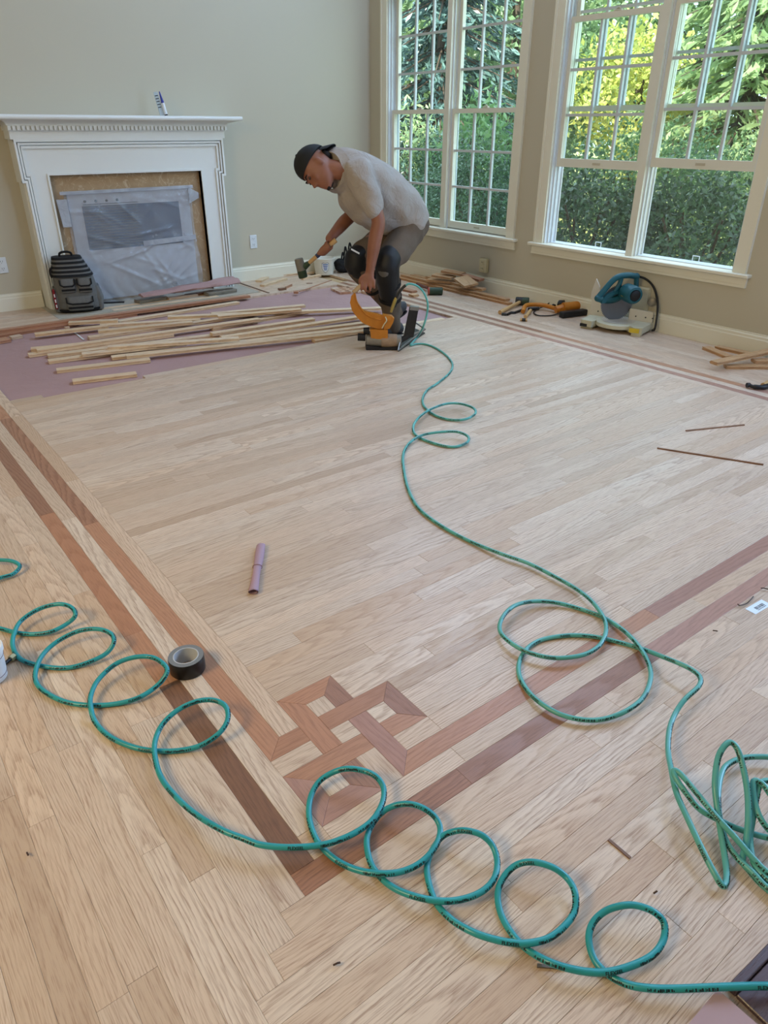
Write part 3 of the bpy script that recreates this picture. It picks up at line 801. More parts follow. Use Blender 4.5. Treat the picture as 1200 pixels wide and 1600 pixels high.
M['greywood'] = wood('weathered_grey_board', srgb(150,146,134), srgb(128,124,112), srgb(84,80,72), .4)
for p0,p1,m,wd,z,lab in (((214,469),(256,462),'greywood',.10,0,'grey weathered block under the left end of the folded paper'),((262,465),(307,459),'oak',.06,0,'oak offcut under the middle of the folded paper'),((322,457),(366,450.5),'greywood',.09,.003,'grey board offcut under the right end of the folded paper'),((290,460),(345,452),'walnut',.05,0,'dark offcut in the shade under the folded paper')):
    board('wood_offcut', lab, p0, p1, z, m, w=wd, th=.026 if m=='greywood' else BT, cat='offcut', group='offcuts under the folded paper')
# black flat strip by the backpack
board('rubber_strip','short black flat strip lying on the hearth beside the backpack',(158,472.5),(194,471),0,'walnut',w=.035,th=.008,cat='strip',tg=False).data.materials[0] = M['black']
# stack of boards along the window wall
G3 = 'boards stacked along the window wall'
for p0,p1,z,m,lab in (
 ((622,432),(797,473),0,'tanoak','long oak board nearest the room in the row along the window wall'),
 ((629,428.5),(793,467),BT*1.02,'tanoak','long oak board on top of the row along the window wall'),
 ((644,428.5),(716,445),0,'tanoak','oak board at the back of the row, against the window wall'),
 ((668,433.2),(712,443.2),BT*1.02,'cherry','reddish board lying on the row beneath the offcut pile'),
 ((668,431),(722,444),BT*2.06,'tanoak','pinkish oak board under the offcut pile by the wall')):
    board('stacked_board', lab, p0, p1, z, m, group=G3)
def slab_at(name,label,px_,z,L,wd,rz,m,rot=(0,0),th=BT,group=None):
    c = onp(px_[0],px_[1],(z,0,0),(1,0,0)) if z > 1 else at(px_[0],px_[1],z); z = c.z-th if z > 1 else z
    me = board_mesh(L,wd,th); o = obj(name, me, M[m], None, (c.x,c.y,z)); o.rotation_euler = (rot[0],rot[1],rz); return tag(o,label,'offcut',group)
G4 = 'offcut pile by the window wall'
slab_at('wood_offcut','broad orange offcut at the back of the pile under the left window',(708,424),4.60,.20,.11,-1.2,'tanoak',(0,0.06),group=G4)
slab_at('wood_offcut','pale wide offcut on top at the front of the pile',(693,430),4.53,.20,.10,-1.2,'tanoak',(0.05,0.04),group=G4)
slab_at('wood_offcut','dark edged offcut layer at the left middle of the pile',(690,437),4.54,.26,.12,-1.15,'tanoak',(0,0),group=G4)
slab_at('wood_offcut','cardboard coloured offcut leaning at the right of the pile',(728,438),4.50,.18,.14,-1.75,'tanoak',(0.12,0.22),group=G4)
slab_at('wood_offcut','reddish offcut behind the leaning one, right end of the pile',(738,432),4.61,.2,.08,-1.4,'cherry',(0,0.1),group=G4)
slab_at('wood_offcut','bottom offcut at the right foot of the pile',(744,449),4.55,.16,.07,-1.35,'tanoak',group=G4)
slab_at('wood_offcut','two-tone inlay offcut lying before the man\'s foot on the border',(636,455),.0,.20,.06,-1.55,'cherry')
slab_at('wood_offcut','oak block end lying against the two-tone offcut',(646,463),.0,.07,.06,-1.55,'tanoak')
# right hand scrap pile
G5 = 'boards on the floor at the right edge'
board('scrap_board','oak board lying diagonally at the left of the right-hand pile',(1103,541),(1140,556),0,'tanoak',group=G5)
board('scrap_board','oak board against the baseboard at the back of the right-hand pile',(1120,540),(1180,553),0,'tanoak',group=G5)
board('scrap_board','oak board lying across the top of the right-hand pile',(1116,565),(1215,544),BT*1.9,'tanoak',z1=BT*2.9,group=G5)
board('scrap_board','oak board with visible groove at the front of the right-hand pile',(1134,570.5),(1225,571),0,'tanoak',group=G5)
board('scrap_board','short oak board at the right edge above the grooved one',(1178,562),(1230,561),BT,'tanoak',group=G5)
# thin sticks, debris, nail strip on the laid floor
board('wood_stick','long thin brown stick lying right on the pale floor',(1027,699),(1193,725),0,'walnut',w=.008,th=.006,cat='stick',tg=False)
board('wood_stick','short thin brown stick above the long one at the right',(1072,672),(1163,663),0,'walnut',w=.008,th=.006,cat='stick',tg=False)
board('filler_strip','dark thin strip lying on the boards near the hose coils',(951,1311),(985,1340),0,'walnut',w=.006,th=.003,cat='strip',tg=False)
def bits(lab,pts,cat='wood chip'):
    mb = MB(); c0 = at(*pts[0],.003); mb.tube(catmull([at(x,y,.004+.004*(i%2))-Vector((c0.x,c0.y,0)) for i,(x,y) in enumerate(pts)],4),.0018,6); return tag(obj('wood_sliver',mb,M['walnutplain'],None,(c0.x,c0.y,0)),lab,cat)
M['walnutplain'] = mat('dark_brown_splinter', srgb(72,52,42), .6)
bits('curved dark splinter beside the white barcode sticker',[(1153,944),(1156,946),(1166,943),(1172,938),(1177,932)])
bits('dark splinter at the right edge above the barcode sticker',[(1189,919),(1194,919),(1206,922)])
bits('small dark chip on the bare boards left of the hose coils at the bottom',[(521,1508),(527,1505),(531,1504)])
bits('tiny dark chip on the boards at the lower left',[(42,1332),(44,1336)])
bits('small dark chip on the boards near the tangled hose',[(1021,1396),(1027,1392)])
bits('small dark chip on the boards below the barcode sticker',[(1114,985),(1121,986)])
M['alum0'] = mat('dull_grey_metal', srgb(110,104,96), .5, .3)
# wedge under the hose
wg = MB(); c0 = at(862,1513,0)
wg.prism([(-.026,-.002),(.026,-.001),(.027,.003),(-.025,.004)],.0005,.004); o = obj('nail_clip', wg, M['alum0'], None, (c0.x,c0.y,0)); o.rotation_euler=(0,0,-.75); tag(o,'small dark metal clip lying under the hose near the bottom','clip')
# rolled mauve paper tube
c0 = at(408,853,.008); c1 = at(396,926,.008); d = c1-c0; tube_ = thing('paper_tube','small rolled tube of mauve paper lying on the pale floor','paper tube',tuple((c0+c1)/2*1.0)[:2]+(0,),math.atan2(d.y,d.x))
rr = []; 
for i in range(13):
    s = i/12; ring=[]
    for k in range(14):
        q = 2*math.pi*k/14; ring.append(((s-.5)*d.length,(.0125+.0016*math.sin(7*s+k))*math.cos(q)*1.15,.0105+.0095*math.sin(q)+(.0008*math.sin(13*s))))
    rr.append(ring[::-1])
tm = MB(); tm.loft(rr, cap=False)
inn = [[(x*0.999,y*.8,.0105+(z-.0105)*.8) for x,y,z in r[::-1]] for r in rr]; tm.loft(inn, cap=False)
obj('roll', tm, mat('tube_mauve_paper', srgb(170,140,152), .6, var=.08, scale=20), tube_, smooth=60)
obj('fold_band', MB().tube([(-.002,.0155*math.cos(q*math.pi/6),.0105+.0115*math.sin(q*math.pi/6)) for q in range(12)],.0012,5,closed=True), mat('tube_fold', srgb(150,118,132), .6), tube_)
# barcode sticker
ps = [at(1164,952),at(1181,960),at(1206,945),at(1190,934)]; c0 = (ps[0]+ps[2])/2
ex = (ps[2]-ps[1]).normalized(); rz = math.atan2(ex.y,ex.x); Ls = (ps[2]-ps[1]).length; Ws = (ps[1]-ps[0]).length
st = thing('barcode_sticker','white barcode sticker lying on the floor at the right edge','sticker',(c0.x,c0.y,.0006),rz)
obj('paper', MB().box(-Ls/2,Ls/2,-Ws/2,Ws/2,0,.0005), mat('sticker_white', srgb(226,238,248), .4, var=.01), st)
bc = MB(); x = -Ls*.20; rb = random.Random(5)
while x < Ls*.30:
    w_ = rb.choice((.0007,.0012,.002)); bc.box(x,x+w_,-Ws*.18,Ws*.16,.0005,.0007); x += w_+rb.choice((.0008,.0012,.0018))
obj('barcode', bc, M['darksteel'], st)
obj('print_line', MB().box(-Ls*.2,Ls*.3,-Ws*.30,-Ws*.25,.0005,.0007), M['darksteel'], st)
# duct tape roll
c0 = at(289,1046,.024); c0 = (at(262,1044,.02)+at(317,1044,.02))/2
tr = thing('duct_tape_roll','black duct tape roll standing flat on the dark border strip','tape',(c0.x+.012,c0.y+.016,0))
obj('tape', MB().lathe([(.034,.001),(.0465,.001),(.0475,.003),(.0475,.044),(.0465,.046),(.034,.046)],40,cap=False), mat('black_duct_tape', srgb(20,20,22), .32), tr, smooth=40)
def edgemat():
    t = NT('tape_edge'); co = t.objco(); sp = t.n('ShaderNodeSeparateXYZ'); t.l(co, sp.inputs[0])
    r_ = t.math('SQRT', t.math('ADD', t.math('MULTIPLY',sp.outputs[0],sp.outputs[0]), t.math('MULTIPLY',sp.outputs[1],sp.outputs[1])))
    w_ = t.math('FRACT', t.math('MULTIPLY', r_, 700)); return t.set(t.mix(w_, srgb(96,98,100), srgb(140,142,142)), .5)
em = MB(); n_=40; rg=[]
for r_,z in ((.0335,.0462),(.0466,.0462)): rg.append([(r_*math.cos(2*math.pi*k/n_),r_*math.sin(2*math.pi*k/n_),z) for k in range(n_)])
em.loft([rg[0][::-1],rg[1][::-1]],cap=False); obj('tape_edge', em, edgemat(), tr)
obj('cardboard_core', MB().lathe([(.0315,.001),(.034,.001),(.034,.0465),(.0315,.0465),(.0315,.001)],40,cap=False), mat('grey_cardboard', srgb(186,188,190), .7, var=.06), tr, smooth=40)
# white tub at the left edge with a small fitting behind it
ct = at(-14,1060,0); tub = thing('plastic_tub','white plastic tub with blue lettering at the left edge','tub',(ct.x,ct.y,0))
obj('cup', MB().lathe([(.038,0),(.041,.003),(.047,.085),(.047,.092)],40), M['whitep'], tub, smooth=40)
obj('lid', MB().lathe([(.050,.086),(.0505,.098),(.049,.102),(.044,.102),(.042,.098),(.026,.098),(.024,.0995),(.012,.0995)],40), mat('lid_plastic', srgb(232,234,232), .35, var=.02), tub, smooth=40)
Rc = lambda z: .041+.006*(z-.003)/.082
M['blueink'] = mat('blue_print', srgb(78,108,176), .4); M['redink'] = mat('maroon_print', srgb(96,52,64), .4)
a_v = math.atan2(-FH.y,-FH.x)+.25
for k,(n_,hh,zz) in enumerate(((7,.009,.046),(11,.006,.035),(10,.005,.027))):
    rw = random.Random(k+4); mb = MB(); x = 0
    for i in range(n_):
        w_ = rw.uniform(.002,.004); q = []
        for a_,b_ in ((x,0),(x+w_,0),(x+w_,hh),(x,hh)):
            z = zz+b_+.12*a_; r_ = Rc(z)+.0004; an = a_v-.35+a_/r_; q.append((r_*math.cos(an),r_*math.sin(an),z))
        mb.add(q,[(0,1,2,3)]); x += w_+rw.choice((.0008,.001,.003))
    obj('lettering', mb, M['blueink'], tub)['kind'] = 'stuff'
for zz in (.018,.072):
    obj('print_band', MB().tube([( (Rc(zz)+.0001)*math.cos(2*math.pi*k/36),(Rc(zz)+.0001)*math.sin(2*math.pi*k/36),zz) for k in range(36)],.0009,5,closed=True), M['redink'], tub)
cf = at(16,1030,.01); fit = thing('hose_fitting','small pale brass hose fitting behind the white tub','fitting',(cf.x,cf.y,.010),.6)
Mx = Ry(math.pi/2)
obj('nut', MB().lathe([(.008,0),(.010,.001),(.010,.014),(.008,.016)],6,Mx), mat('pale_brass', srgb(186,180,140), .35, .6), fit)
obj('barb', MB().lathe([(.005,-.03),(.007,-.02),(.0055,-.018),(.0055,0)],12,Mx), M['darksteel'], fit)
# corner with the dark threshold and a piece of pink cardboard at the lower right
M['darkfloor'] = wood('dark_finished_wood', srgb(96,78,82), srgb(80,64,70), srgb(48,36,40), .3, 1500, .5, .25)
q = [at(1137,1546),at(1206,1470),Vector((1.9,.05,0)),Vector((1.3,-.35,0))]
th = board('dark_threshold','dark finished wood piece lying on the boards at the lower right corner',(0,0),(1,1),0,'darkfloor') if False else None
e_ = (at(1200,1476)-at(1140,1538)).normalized(); n_ = Vector((e_.y,-e_.x,0)); p0 = at(1140,1540)-e_*.01
dk = thing('dark_wood_panel','dark finished wood panel with a raised lip at the lower right corner','panel',(p0.x,p0.y,0),math.atan2(e_.y,e_.x))
def dpart(nm,x0,x1,y0,y1,z0,z1):
    me = MB().rbox(((x0+x1)/2,(y0+y1)/2,(z0+z1)/2),(x1-x0,y1-y0,z1-z0),.0015).mesh(nm); k=len(me.polygons); put_attr(me,[lambda c:(c.x+3,c.y)]*k,[rnd()]*k); obj(nm,me,M['darkfloor'],dk)
dpart('lip',0,.7,-.016,0,0,.016); dpart('board',0,.7,-.11,-.017,0,.010); dpart('board',0,.7,-.205,-.112,0,.010)
pk = [at(1117,1551,.018),at(1126,1551,.018),at(1182,1600,.018),at(1240,1652,.018),at(1010,1680,.018),at(1040,1630,.018),at(1076,1600,.018)]
c0 = pk[0]
card = MB().prism([(p.x-c0.x,p.y-c0.y) for p in pk][::-1],.0,.003); 
o = obj('cardboard_piece', card, mat('mauve_cardboard', srgb(176,148,150), .7, var=.05, scale=14, bump=.15), None, (c0.x,c0.y,.0165)); tag(o,'corner of a mauve cardboard sheet at the bottom right edge','cardboard')
# ------------------------------------------------------------------ backpack
M['packgrey'] = mat('grey_canvas', srgb(104,104,102), .9, var=.22, scale=40, bump=.25, bscale=400)
M['packblack'] = mat('black_webbing', srgb(14,14,16), .85, var=.2)
M['red'] = mat('red_cloth', srgb(130,24,34), .7)
c0 = at(113,487,0); bp = thing('backpack','grey and black backpack standing against the left leg of the mantel','backpack',(1.585,6.09,0),-.25); bp.scale = (.92,1,1)
def rrect(w,d,n=28,e=3.2,cx=0,cy=0):
    out=[]
    for k in range(n):
        a=2*math.pi*k/n; c,s=math.cos(a),math.sin(a); r=(abs(c)**e+abs(s)**e)**(-1/e); out.append((cx+w*r*c,cy+d*r*s))
    return out
def stack(secs,e=3.2,n=28):
    """secs: z, half width, half depth, cx, cy"""
    return [[(x,y,z) for x,y in rrect(w,d,n,e,cx,cy)] for z,w,d,cx,cy in secs]
pm_ = MB().loft(stack([(0,.150,.085,0,0),(.012,.172,.100,0,0),(.06,.182,.108,0,0),(.16,.176,.102,.0,.004),(.26,.160,.092,-.008,.012),(.34,.140,.080,-.02,.022),(.385,.122,.066,-.03,.034),(.40,.10,.05,-.03,.036)]))
obj('body', pm_, M['packgrey'], bp, smooth=60)
# lid flap with stripes
def flap(name,z0,z1,grow,m,par,yy=0):
    secs=[]
    for k in range(6):
        s=k/5; z=z0+(z1-z0)*s
        w=.160-.05*(z-.27)/.13+grow; d=.098-.030*(z-.27)/.13+grow
        secs.append((z,w,d,-.008-.16*(z-.26),.010+.17*(z-.26)+yy))
    return obj(name, MB().loft(stack(secs)), m, par, smooth=60)
lid = flap('lid',.275,.405,.006,M['packgrey'],bp)
for z in (.272,.300,.330,.362,.392): flap('strap',z,z+.016,.0095,M['packblack'],lid)
obj('grab_handle', MB().tube(catmull([(-.08,.05,.40),(-.075,.045,.43),(-.03,.045,.44),(.01,.045,.43),(.015,.05,.405)],5),.009,8), M['packblack'], bp, smooth=60)
def pocket(x,y,z,w,h,d,ry=0):
    Mx=T(x,y,z)@Rz(ry)
    p=obj('pocket', MB().loft([[(a,-d*0.0+b,c) for a,b,c in r] for r in stack([(0,w*.9,d*.7,0,0),(.01,w,d,0,0),(h*.7,w,d,0,0),(h,w*.95,d*.65,0,.004)],4)],M=Mx), M['packgrey'], bp, smooth=60)
    obj('trim', MB().tube([tuple(Mx@Vector(q)) for q in [(-w,-d*.6,h*.97),(-w,-d*1.0,h*.62),(-w*.6,-d*1.12,h*.50),(w*.6,-d*1.12,h*.50),(w,-d*1.0,h*.62),(w,-d*.6,h*.97)]],.006,8), M['packblack'], p, smooth=60)
    obj('strap', MB().box(-w*.95,w*.95,-d*1.08,-d*.9,h*.16,h*.30,Mx), M['packblack'], p)
    return p
pocket(-.062,-.088,.155,.058,.105,.026); pocket(.072,-.086,.150,.055,.110,.026)
pocket(.01,-.098,.022,.105,.105,.032)
sp = obj('side_pocket', MB().loft(stack([(.01,.03,.07,-.165,.0),(.10,.034,.075,-.170,.0),(.19,.026,.06,-.160,.005)])), M['packgrey'], bp, smooth=60)
tg = obj('red_tag', MB().rbox((-.182,-.060,.11),(.020,.050,.150),.006,Rz(.0)), M['red'], bp); tg['label']='red side tag'
for z in (.06,.10,.14): obj('tag_print', MB().box(-.185,-.176,-.088,-.0855,z-.012,z+.012), M['whitep'], tg)
obj('side_pocket', MB().loft(stack([(.01,.03,.07,.165,.0),(.10,.036,.078,.172,.0),(.19,.026,.06,.158,.005)])), M['packgrey'], bp, smooth=60)
obj('strap_end', MB().tube(catmull([(-.150,-.02,.34),(-.175,-.03,.325),(-.178,-.03,.29),(-.170,-.03,.265)],4),.008,6), M['packblack'], bp)
obj('bottom_band', MB().loft(stack([(-.0,.155,.088,0,0),(.014,.178,.106,0,0),(.03,.183,.111,0,0)])), M['packblack'], bp, smooth=60)

# ------------------------------------------------------------------ bucket and black bag by the back wall
cb = at(507,421,0); bk = thing('paint_bucket','white plastic bucket with a blue shield logo by the back baseboard','bucket',(onp(506,408,(0,YB-.135,0),(0,1,0)).x,YB-.135,0))
obj('pail', MB().lathe([(.085,0),(.09,.004),(.103,.145),(.108,.146),(.108,.155),(.102,.157),(.098,.15),(.086,.012)],36,cap=True), mat('greyish_white_pail', srgb(214,212,202), .45, var=.03), bk, smooth=40)
a_v = math.atan2(-FH.y,-FH.x)
def on_pail(pts, off): 
    out=[]
    for u,z in pts:
        R_=.09+.013*z/.14+off; a=a_v+.22+u/.095; out.append((R_*math.cos(a),R_*math.sin(a),z))
    return out
sh_o=[(-.034,.118),(-.017,.124),(.0,.118),(.017,.124),(.034,.118),(.036,.07),(.022,.04),(0,.024),(-.022,.04),(-.036,.07)]
M['shieldgrey']=mat('grey_print', srgb(120,120,124), .4)
for s_,off,mm,nm in ((1.0,.0006,M['shieldgrey'],'logo_border'),(.90,.0012,M['whitep'],'logo_field')):
    mb=MB(); pts=on_pail([(u*s_,.075+(z-.075)*s_) for u,z in sh_o],off); mb.v=pts+on_pail([(0,.075)],off); mb.f=[(i,(i+1)%10,10) for i in range(10)]; obj(nm,mb,mm,bk)
for k in range(4):
    mb=MB(); w_=.024-.003*k; z=.100-k*.016; n=6; mb.v=on_pail([(-w_+2*w_*i/n,z) for i in range(n+1)],.0018)+on_pail([(-w_+2*w_*i/n,z+.009) for i in range(n+1)],.0018); mb.f=[(i,i+1,n+2+i,n+1+i) for i in range(n)]; obj('logo_lines',mb,M['blueink'],bk)
cg = at(540,418,0); bg = thing('tool_bag','floppy black tool bag with strap loops beside the bucket','bag',(onp(539,408,(0,YB-.155,0),(0,1,0)).x,YB-.155,0),.2)
bm_=MB(); rs=random.Random(11)
bm_.ell((0,0,.05),(.125,.085,.055)); bm_.ell((-.06,.01,.085),(.07,.06,.05)); bm_.ell((.07,-.01,.09),(.06,.06,.045)); bm_.ell((-.075,-.02,.04),(.06,.05,.035))
me=fuse(bm_,.012,3)
for v_ in me.vertices: v_.co += Vector((rs.uniform(-1,1),rs.uniform(-1,1),rs.uniform(-.5,1)))*.004; v_.co.z=max(v_.co.z,0)
obj('sack', me, M['packblack'], bg, smooth=50)
for x0,x1,h in ((-.03,.03,.24),(.03,.10,.27),(-.07,-.01,.19)):
    obj('strap_loop', MB().tube(catmull([(x0,0,.09),(x0+.01,-.01,h*.7),((x0+x1)/2,-.01,h),(x1,0,h*.7),(x1+.01,.01,.08)],6),.008,8), M['packblack'], bg, smooth=60)

# ------------------------------------------------------------------ extrusions seen from the side
def slab(mb, pts, g, th, P=None, n=None):
    """outline (picture points) laid on an upright plane, given thickness th away from the viewer"""
    if P is None: P_ = [atg(x,y,g) for x,y in pts]; d = FH
    else: P_ = [onp(x,y,P,n) for x,y in pts]; d = Vector(n).normalized()
    d = d*(1 if d.dot(FH)>0 else -1)
    k = len(P_); a=[tuple(p-d*th/2) for p in P_]; b_=[tuple(p+d*th/2) for p in P_]
    area=sum(pts[i][0]*pts[(i+1)%k][1]-pts[(i+1)%k][0]*pts[i][1] for i in range(k))
    fs=[tuple(range(k)) if area<0 else tuple(range(k-1,-1,-1)), tuple(range(2*k-1,k-1,-1)) if area<0 else tuple(range(k,2*k))]
    fs+=[((i+1)%k,i,k+i,k+(i+1)%k) if area<0 else (i,(i+1)%k,k+(i+1)%k,k+i) for i in range(k)]
    return mb.add(a+b_,fs)
def rel(o_mb, base): o_mb.v=[tuple(Vector(p)-base) for p in o_mb.v]; return o_mb
M['orange'] = mat('orange_enamel', srgb(186,116,34), .42, var=.14, scale=25)
M['tan'] = mat('tan_rubber_grip', srgb(182,150,108), .7, var=.1)
M['alum'] = mat('worn_cast_aluminium', srgb(136,130,118), .45, .55, var=.22, scale=40)
M['brass'] = mat('worn_brass', srgb(170,150,84), .4, .7, var=.15)
M['teal'] = None
# ------------------------------------------------------------------ floor nailer in use
gN = at(596,546,0).dot(FH); cN = at(600,545,0)
nl = thing('floor_nailer','orange handled pneumatic floor nailer held by the man','nailer',(cN.x,cN.y,0))
def npart(nm,mb,m,smooth=None,par=None): return obj(nm, rel(mb,Vector((cN.x,cN.y,0))), m, par or nl, smooth=smooth)
gA = gN+.02
mb=MB(); a=atg(572,531,gA); b_=atg(627,533,gA); mb.tube([a,a.lerp(b_,.02),a.lerp(b_,.98),b_],[.030,.042,.042,.038],20); npart('cylinder',mb,M['alum'],40)
mb=MB(); mb.tube([atg(596,532,gA),atg(620,533,gA)],.0455,20); npart('worn_sleeve',mb,mat('peeling_sleeve', srgb(150,124,98), .6, .1, var=.35, scale=30),40)
mb=MB(); mb.tube([atg(559,526.5,gA),atg(571,527,gA)],.025,16); mb.tube([atg(568,517,gA),atg(577,517,gA)],.022,14); npart('striking_cap',mb,M['black'],40)
mb=MB(); slab(mb,[(571,537),(572,544),(577,546),(622,545),(624,538),(600,541)],gA,.085); npart('base_shoe',mb,M['black'])
mb=MB(); slab(mb,[(578,513),(606,514),(606,526),(600,529),(580,526)],gA,.075); npart('valve_housing',mb,M['orange'],40)
# swooping handle
hp=[(554,457),(549,462),(547,472),(550,484),(558,495),(566,503),(578,509),(590,513),(600,513),(603,506),(604,497),(598,492.5),(585,489.5),(572,486),(566,483),(560,476),(556,466),(556,459)]
mb=MB(); slab(mb,hp,gA,.036); hd=npart('handle',mb,M['orange'])
mb=MB(); mb.tube(catmull([atg(x,y,gA-.018) for x,y in ((555,460),(557,470),(563,480),(571,490),(583,497),(596,500))],5),.005,6); npart('handle_rib',mb,M['orange'],60,hd)
mb=MB(); mb.tube([atg(552,457,gA),atg(560,450,gA+.01),atg(568,443,gA+.02),atg(578,439,gA+.02)],[.013,.015,.015,.013],12); npart('grip',mb,M['tan'],40)
mb=MB(); slab(mb,[(598,491),(612,493),(616,497),(614,503),(609,512),(600,514),(601,502)],gA,.05); mb.tube([atg(608,497,gA-.028),atg(608,497,gA+.03)],.016,14); npart('head_casting',mb,M['orange'],40)
mb=MB(); mb.tube([atg(611,488,gA),atg(613,481,gA),atg(617,470,gA),atg(619,465,gA)],[.008,.011,.012,.009],10); npart('air_fitting',mb,M['brass'],40)
mb=MB(); mb.tube(catmull([atg(619,466,gA),atg(623,458,gA),atg(630,449,gA),atg(634,446,gA)],4),.009,8); npart('strain_relief',mb,M['black'],40)
mb=MB(); mb.tube(catmull([atg(602,495,gA-.03),atg(604,501,gA-.035),atg(600,507,gA-.035),atg(597,513,gA-.03)],4),.004,6); npart('trigger_wire',mb,mat('cream_wire', srgb(206,196,160), .5),60)
# magazine and foot plate
mb=MB(); slab(mb,[(640,479),(654,481),(646,526),(630,528)],gA+.02,.030); mg=npart('magazine',mb,M['darksteel'])
mb=MB(); slab(mb,[(641,478),(655,479.5),(654,485),(640,483.5)],gA+.02,.034); npart('magazine_cap',mb,M['steel'],None,mg)
f0,f1,f2,f3=at(622,550,.0),at(664,521,.0),at(648,514,.0),at(618,536,.0)
mb=MB(); mb.prism([(p.x,p.y) for p in (f0,f1,f2,f3)],.0,.006); npart('foot_plate',mb,M['darksteel'])
mb=MB(); mb.tube([f0+ZV*.012,f1+ZV*.03],.006,6); mb.tube([f0+ZV*.012,atg(627,524,gA)],.006,6); mb.tube([atg(630,528,gA),f1+ZV*.03],.006,6); mb.tube([f1+ZV*.03,f2+ZV*.05],.006,6); npart('foot_frame',mb,M['steel'],60)
mb=MB(); mb.tube([atg(622,534,gA),atg(640,524,gA+.02)],.018,10); npart('driver_channel',mb,M['darksteel'],40)

# ------------------------------------------------------------------ miter saw
s0=at(905,513,0); s1=at(1001,527,0); e1=(s1-s0).normalized(); e2=Vector((-e1.y,e1.x,0)); SWd=(s1-s0).length
sw=thing('miter_saw','teal miter saw with a cream base standing by the window wall','saw',tuple(s0),math.atan2(e1.y,e1.x))
M['cream']=mat('cream_cast_base', srgb(196,192,168), .5, .1, var=.12, scale=20)
M['creamfence']=mat('pale_fence_metal', srgb(206,200,186), .45, .2, var=.06)
M['tealp']=mat('teal_saw_plastic', srgb(24,84,96), .4, var=.1)
M['yellow']=mat('yellow_sticker', srgb(206,180,50), .5, var=.1)
mb=MB()
mb.prism([(0,.02),(.085,0),(.10,.06),(.10,.24),(0,.24)],.018,.062); mb.box(.0,.085,.03,.2,0,.02)
b1=sw
obj('base', mb, M['cream'], sw)
mb=MB(); w_=SWd; mb.prism([(w_-.12,.05),(w_-.06,-.01),(w_,.0),(w_+.02,.24),(w_-.12,.24)],.018,.062); mb.box(w_-.07,w_-.005,.0,.05,0,.02); mb.box(w_-.06,w_,.17,.24,0,.02); mb.box(.08,w_-.1,.10,.24,.02,.055)
obj('base', mb, M['cream'], sw)
obj('rubber_foot', MB().box(-.002,.07,.008,.03,.016,.036), M['black'], sw)
xc=.235
obj('turntable', MB().lathe([(.150,.028),(.158,.034),(.158,.058),(.150,.064),(.02,.065)],40,T(xc,.135,0)), M['cream'], sw, smooth=40)
obj('table_insert', MB().lathe([(.115,.0645),(.118,.067),(.02,.0675)],40,T(xc,.135,0)), M['creamfence'], sw, smooth=40)
obj('fence', MB().prism([(0,0),(.165,0),(.165,.045),(.15,.10),(.02,.13),(0,.12)],-.006,.006,T(.0,.205,.060)@Rx(math.pi/2)), M['creamfence'], sw)
obj('fence', MB().prism([(.29,0),(w_+.01,0),(w_+.01,.075),(.29,.085)],-.006,.006,T(.0,.205,.060)@Rx(math.pi/2)), M['creamfence'], sw)
for x in (.06,.34,.41,.46): obj('fence_bolt', MB().lathe([(.005,0),(.005,.004)],8,T(x,.197,.095)@Rx(math.pi/2)), M['darksteel'], sw)
obj('label', MB().box(w_-.085,w_-.015,-.0125,-.0105,.026,.056,T(0,0,0)), M['yellow'], sw)
MHD=T(xc,.135,0)@Rz(-math.radians(45))@T(-xc,-.135,0)
def hx_(L_): return [tuple(MHD@Vector(p)) for p in L_]
# blade with teeth
bl=MB(); n=60; ring=[]
for k in range(n*2):
    a=2*math.pi*k/(n*2); r_=.127 if k%2==0 else .118; ring.append((r_*math.cos(a),r_*math.sin(a)))
bl.prism(ring,-.0012,.0012,T(xc-.02,.115,.185)@Rz(-.0)@Ry(math.pi/2))
bl.v=hx_(bl.v); obj('blade', bl, mat('saw_blade_steel', srgb(112,112,112), .3, .9), sw)
def sp_(y,z,x=0.0): return (xc-.02+x,y,z)
# blade guard and arm in the blade plane (y to the back, z up)
gd=MB()
ol=[(-.045,.205),(-.06,.225),(-.055,.25),(.03,.345),(.075,.372),(.22,.372),(.255,.33),(.25,.255),(.20,.215),(.10,.190),(.02,.190)]
inn=[(.0,.235),(.07,.315),(.095,.315),(.10,.25),(.05,.222)]
# frame between the two outlines, built as bars
mp=lambda L_:[sp_(y,z) for y,z in L_]
gd.tube(catmull(mp([(-.04,.225),(.0,.275),(.055,.34),(.10,.368),(.17,.375),(.235,.365)]),5),.021,10)
gd.tube(catmull(mp([(-.04,.222),(.02,.208),(.09,.210),(.15,.235)]),5),.024,10)
gd.tube(catmull(mp([(.035,.215),(.075,.255),(.11,.31),(.12,.36)]),5),.017,10)
gd.tube(mp([(.235,.365),(.245,.30),(.24,.25)]),.018,10)
gd.ell(sp_(.235,.365),(.024,.024,.024))
gd.ell(sp_(-.04,.223),(.024,.024,.024))
gd.v=hx_(gd.v); obj('arm_and_handle', gd, M['tealp'], sw, smooth=50)
hg=MB().lathe([(.128,-.03),(.135,-.026),(.135,.026),(.128,.03)],36,T(xc-.02,.115,.185)@Ry(math.pi/2))
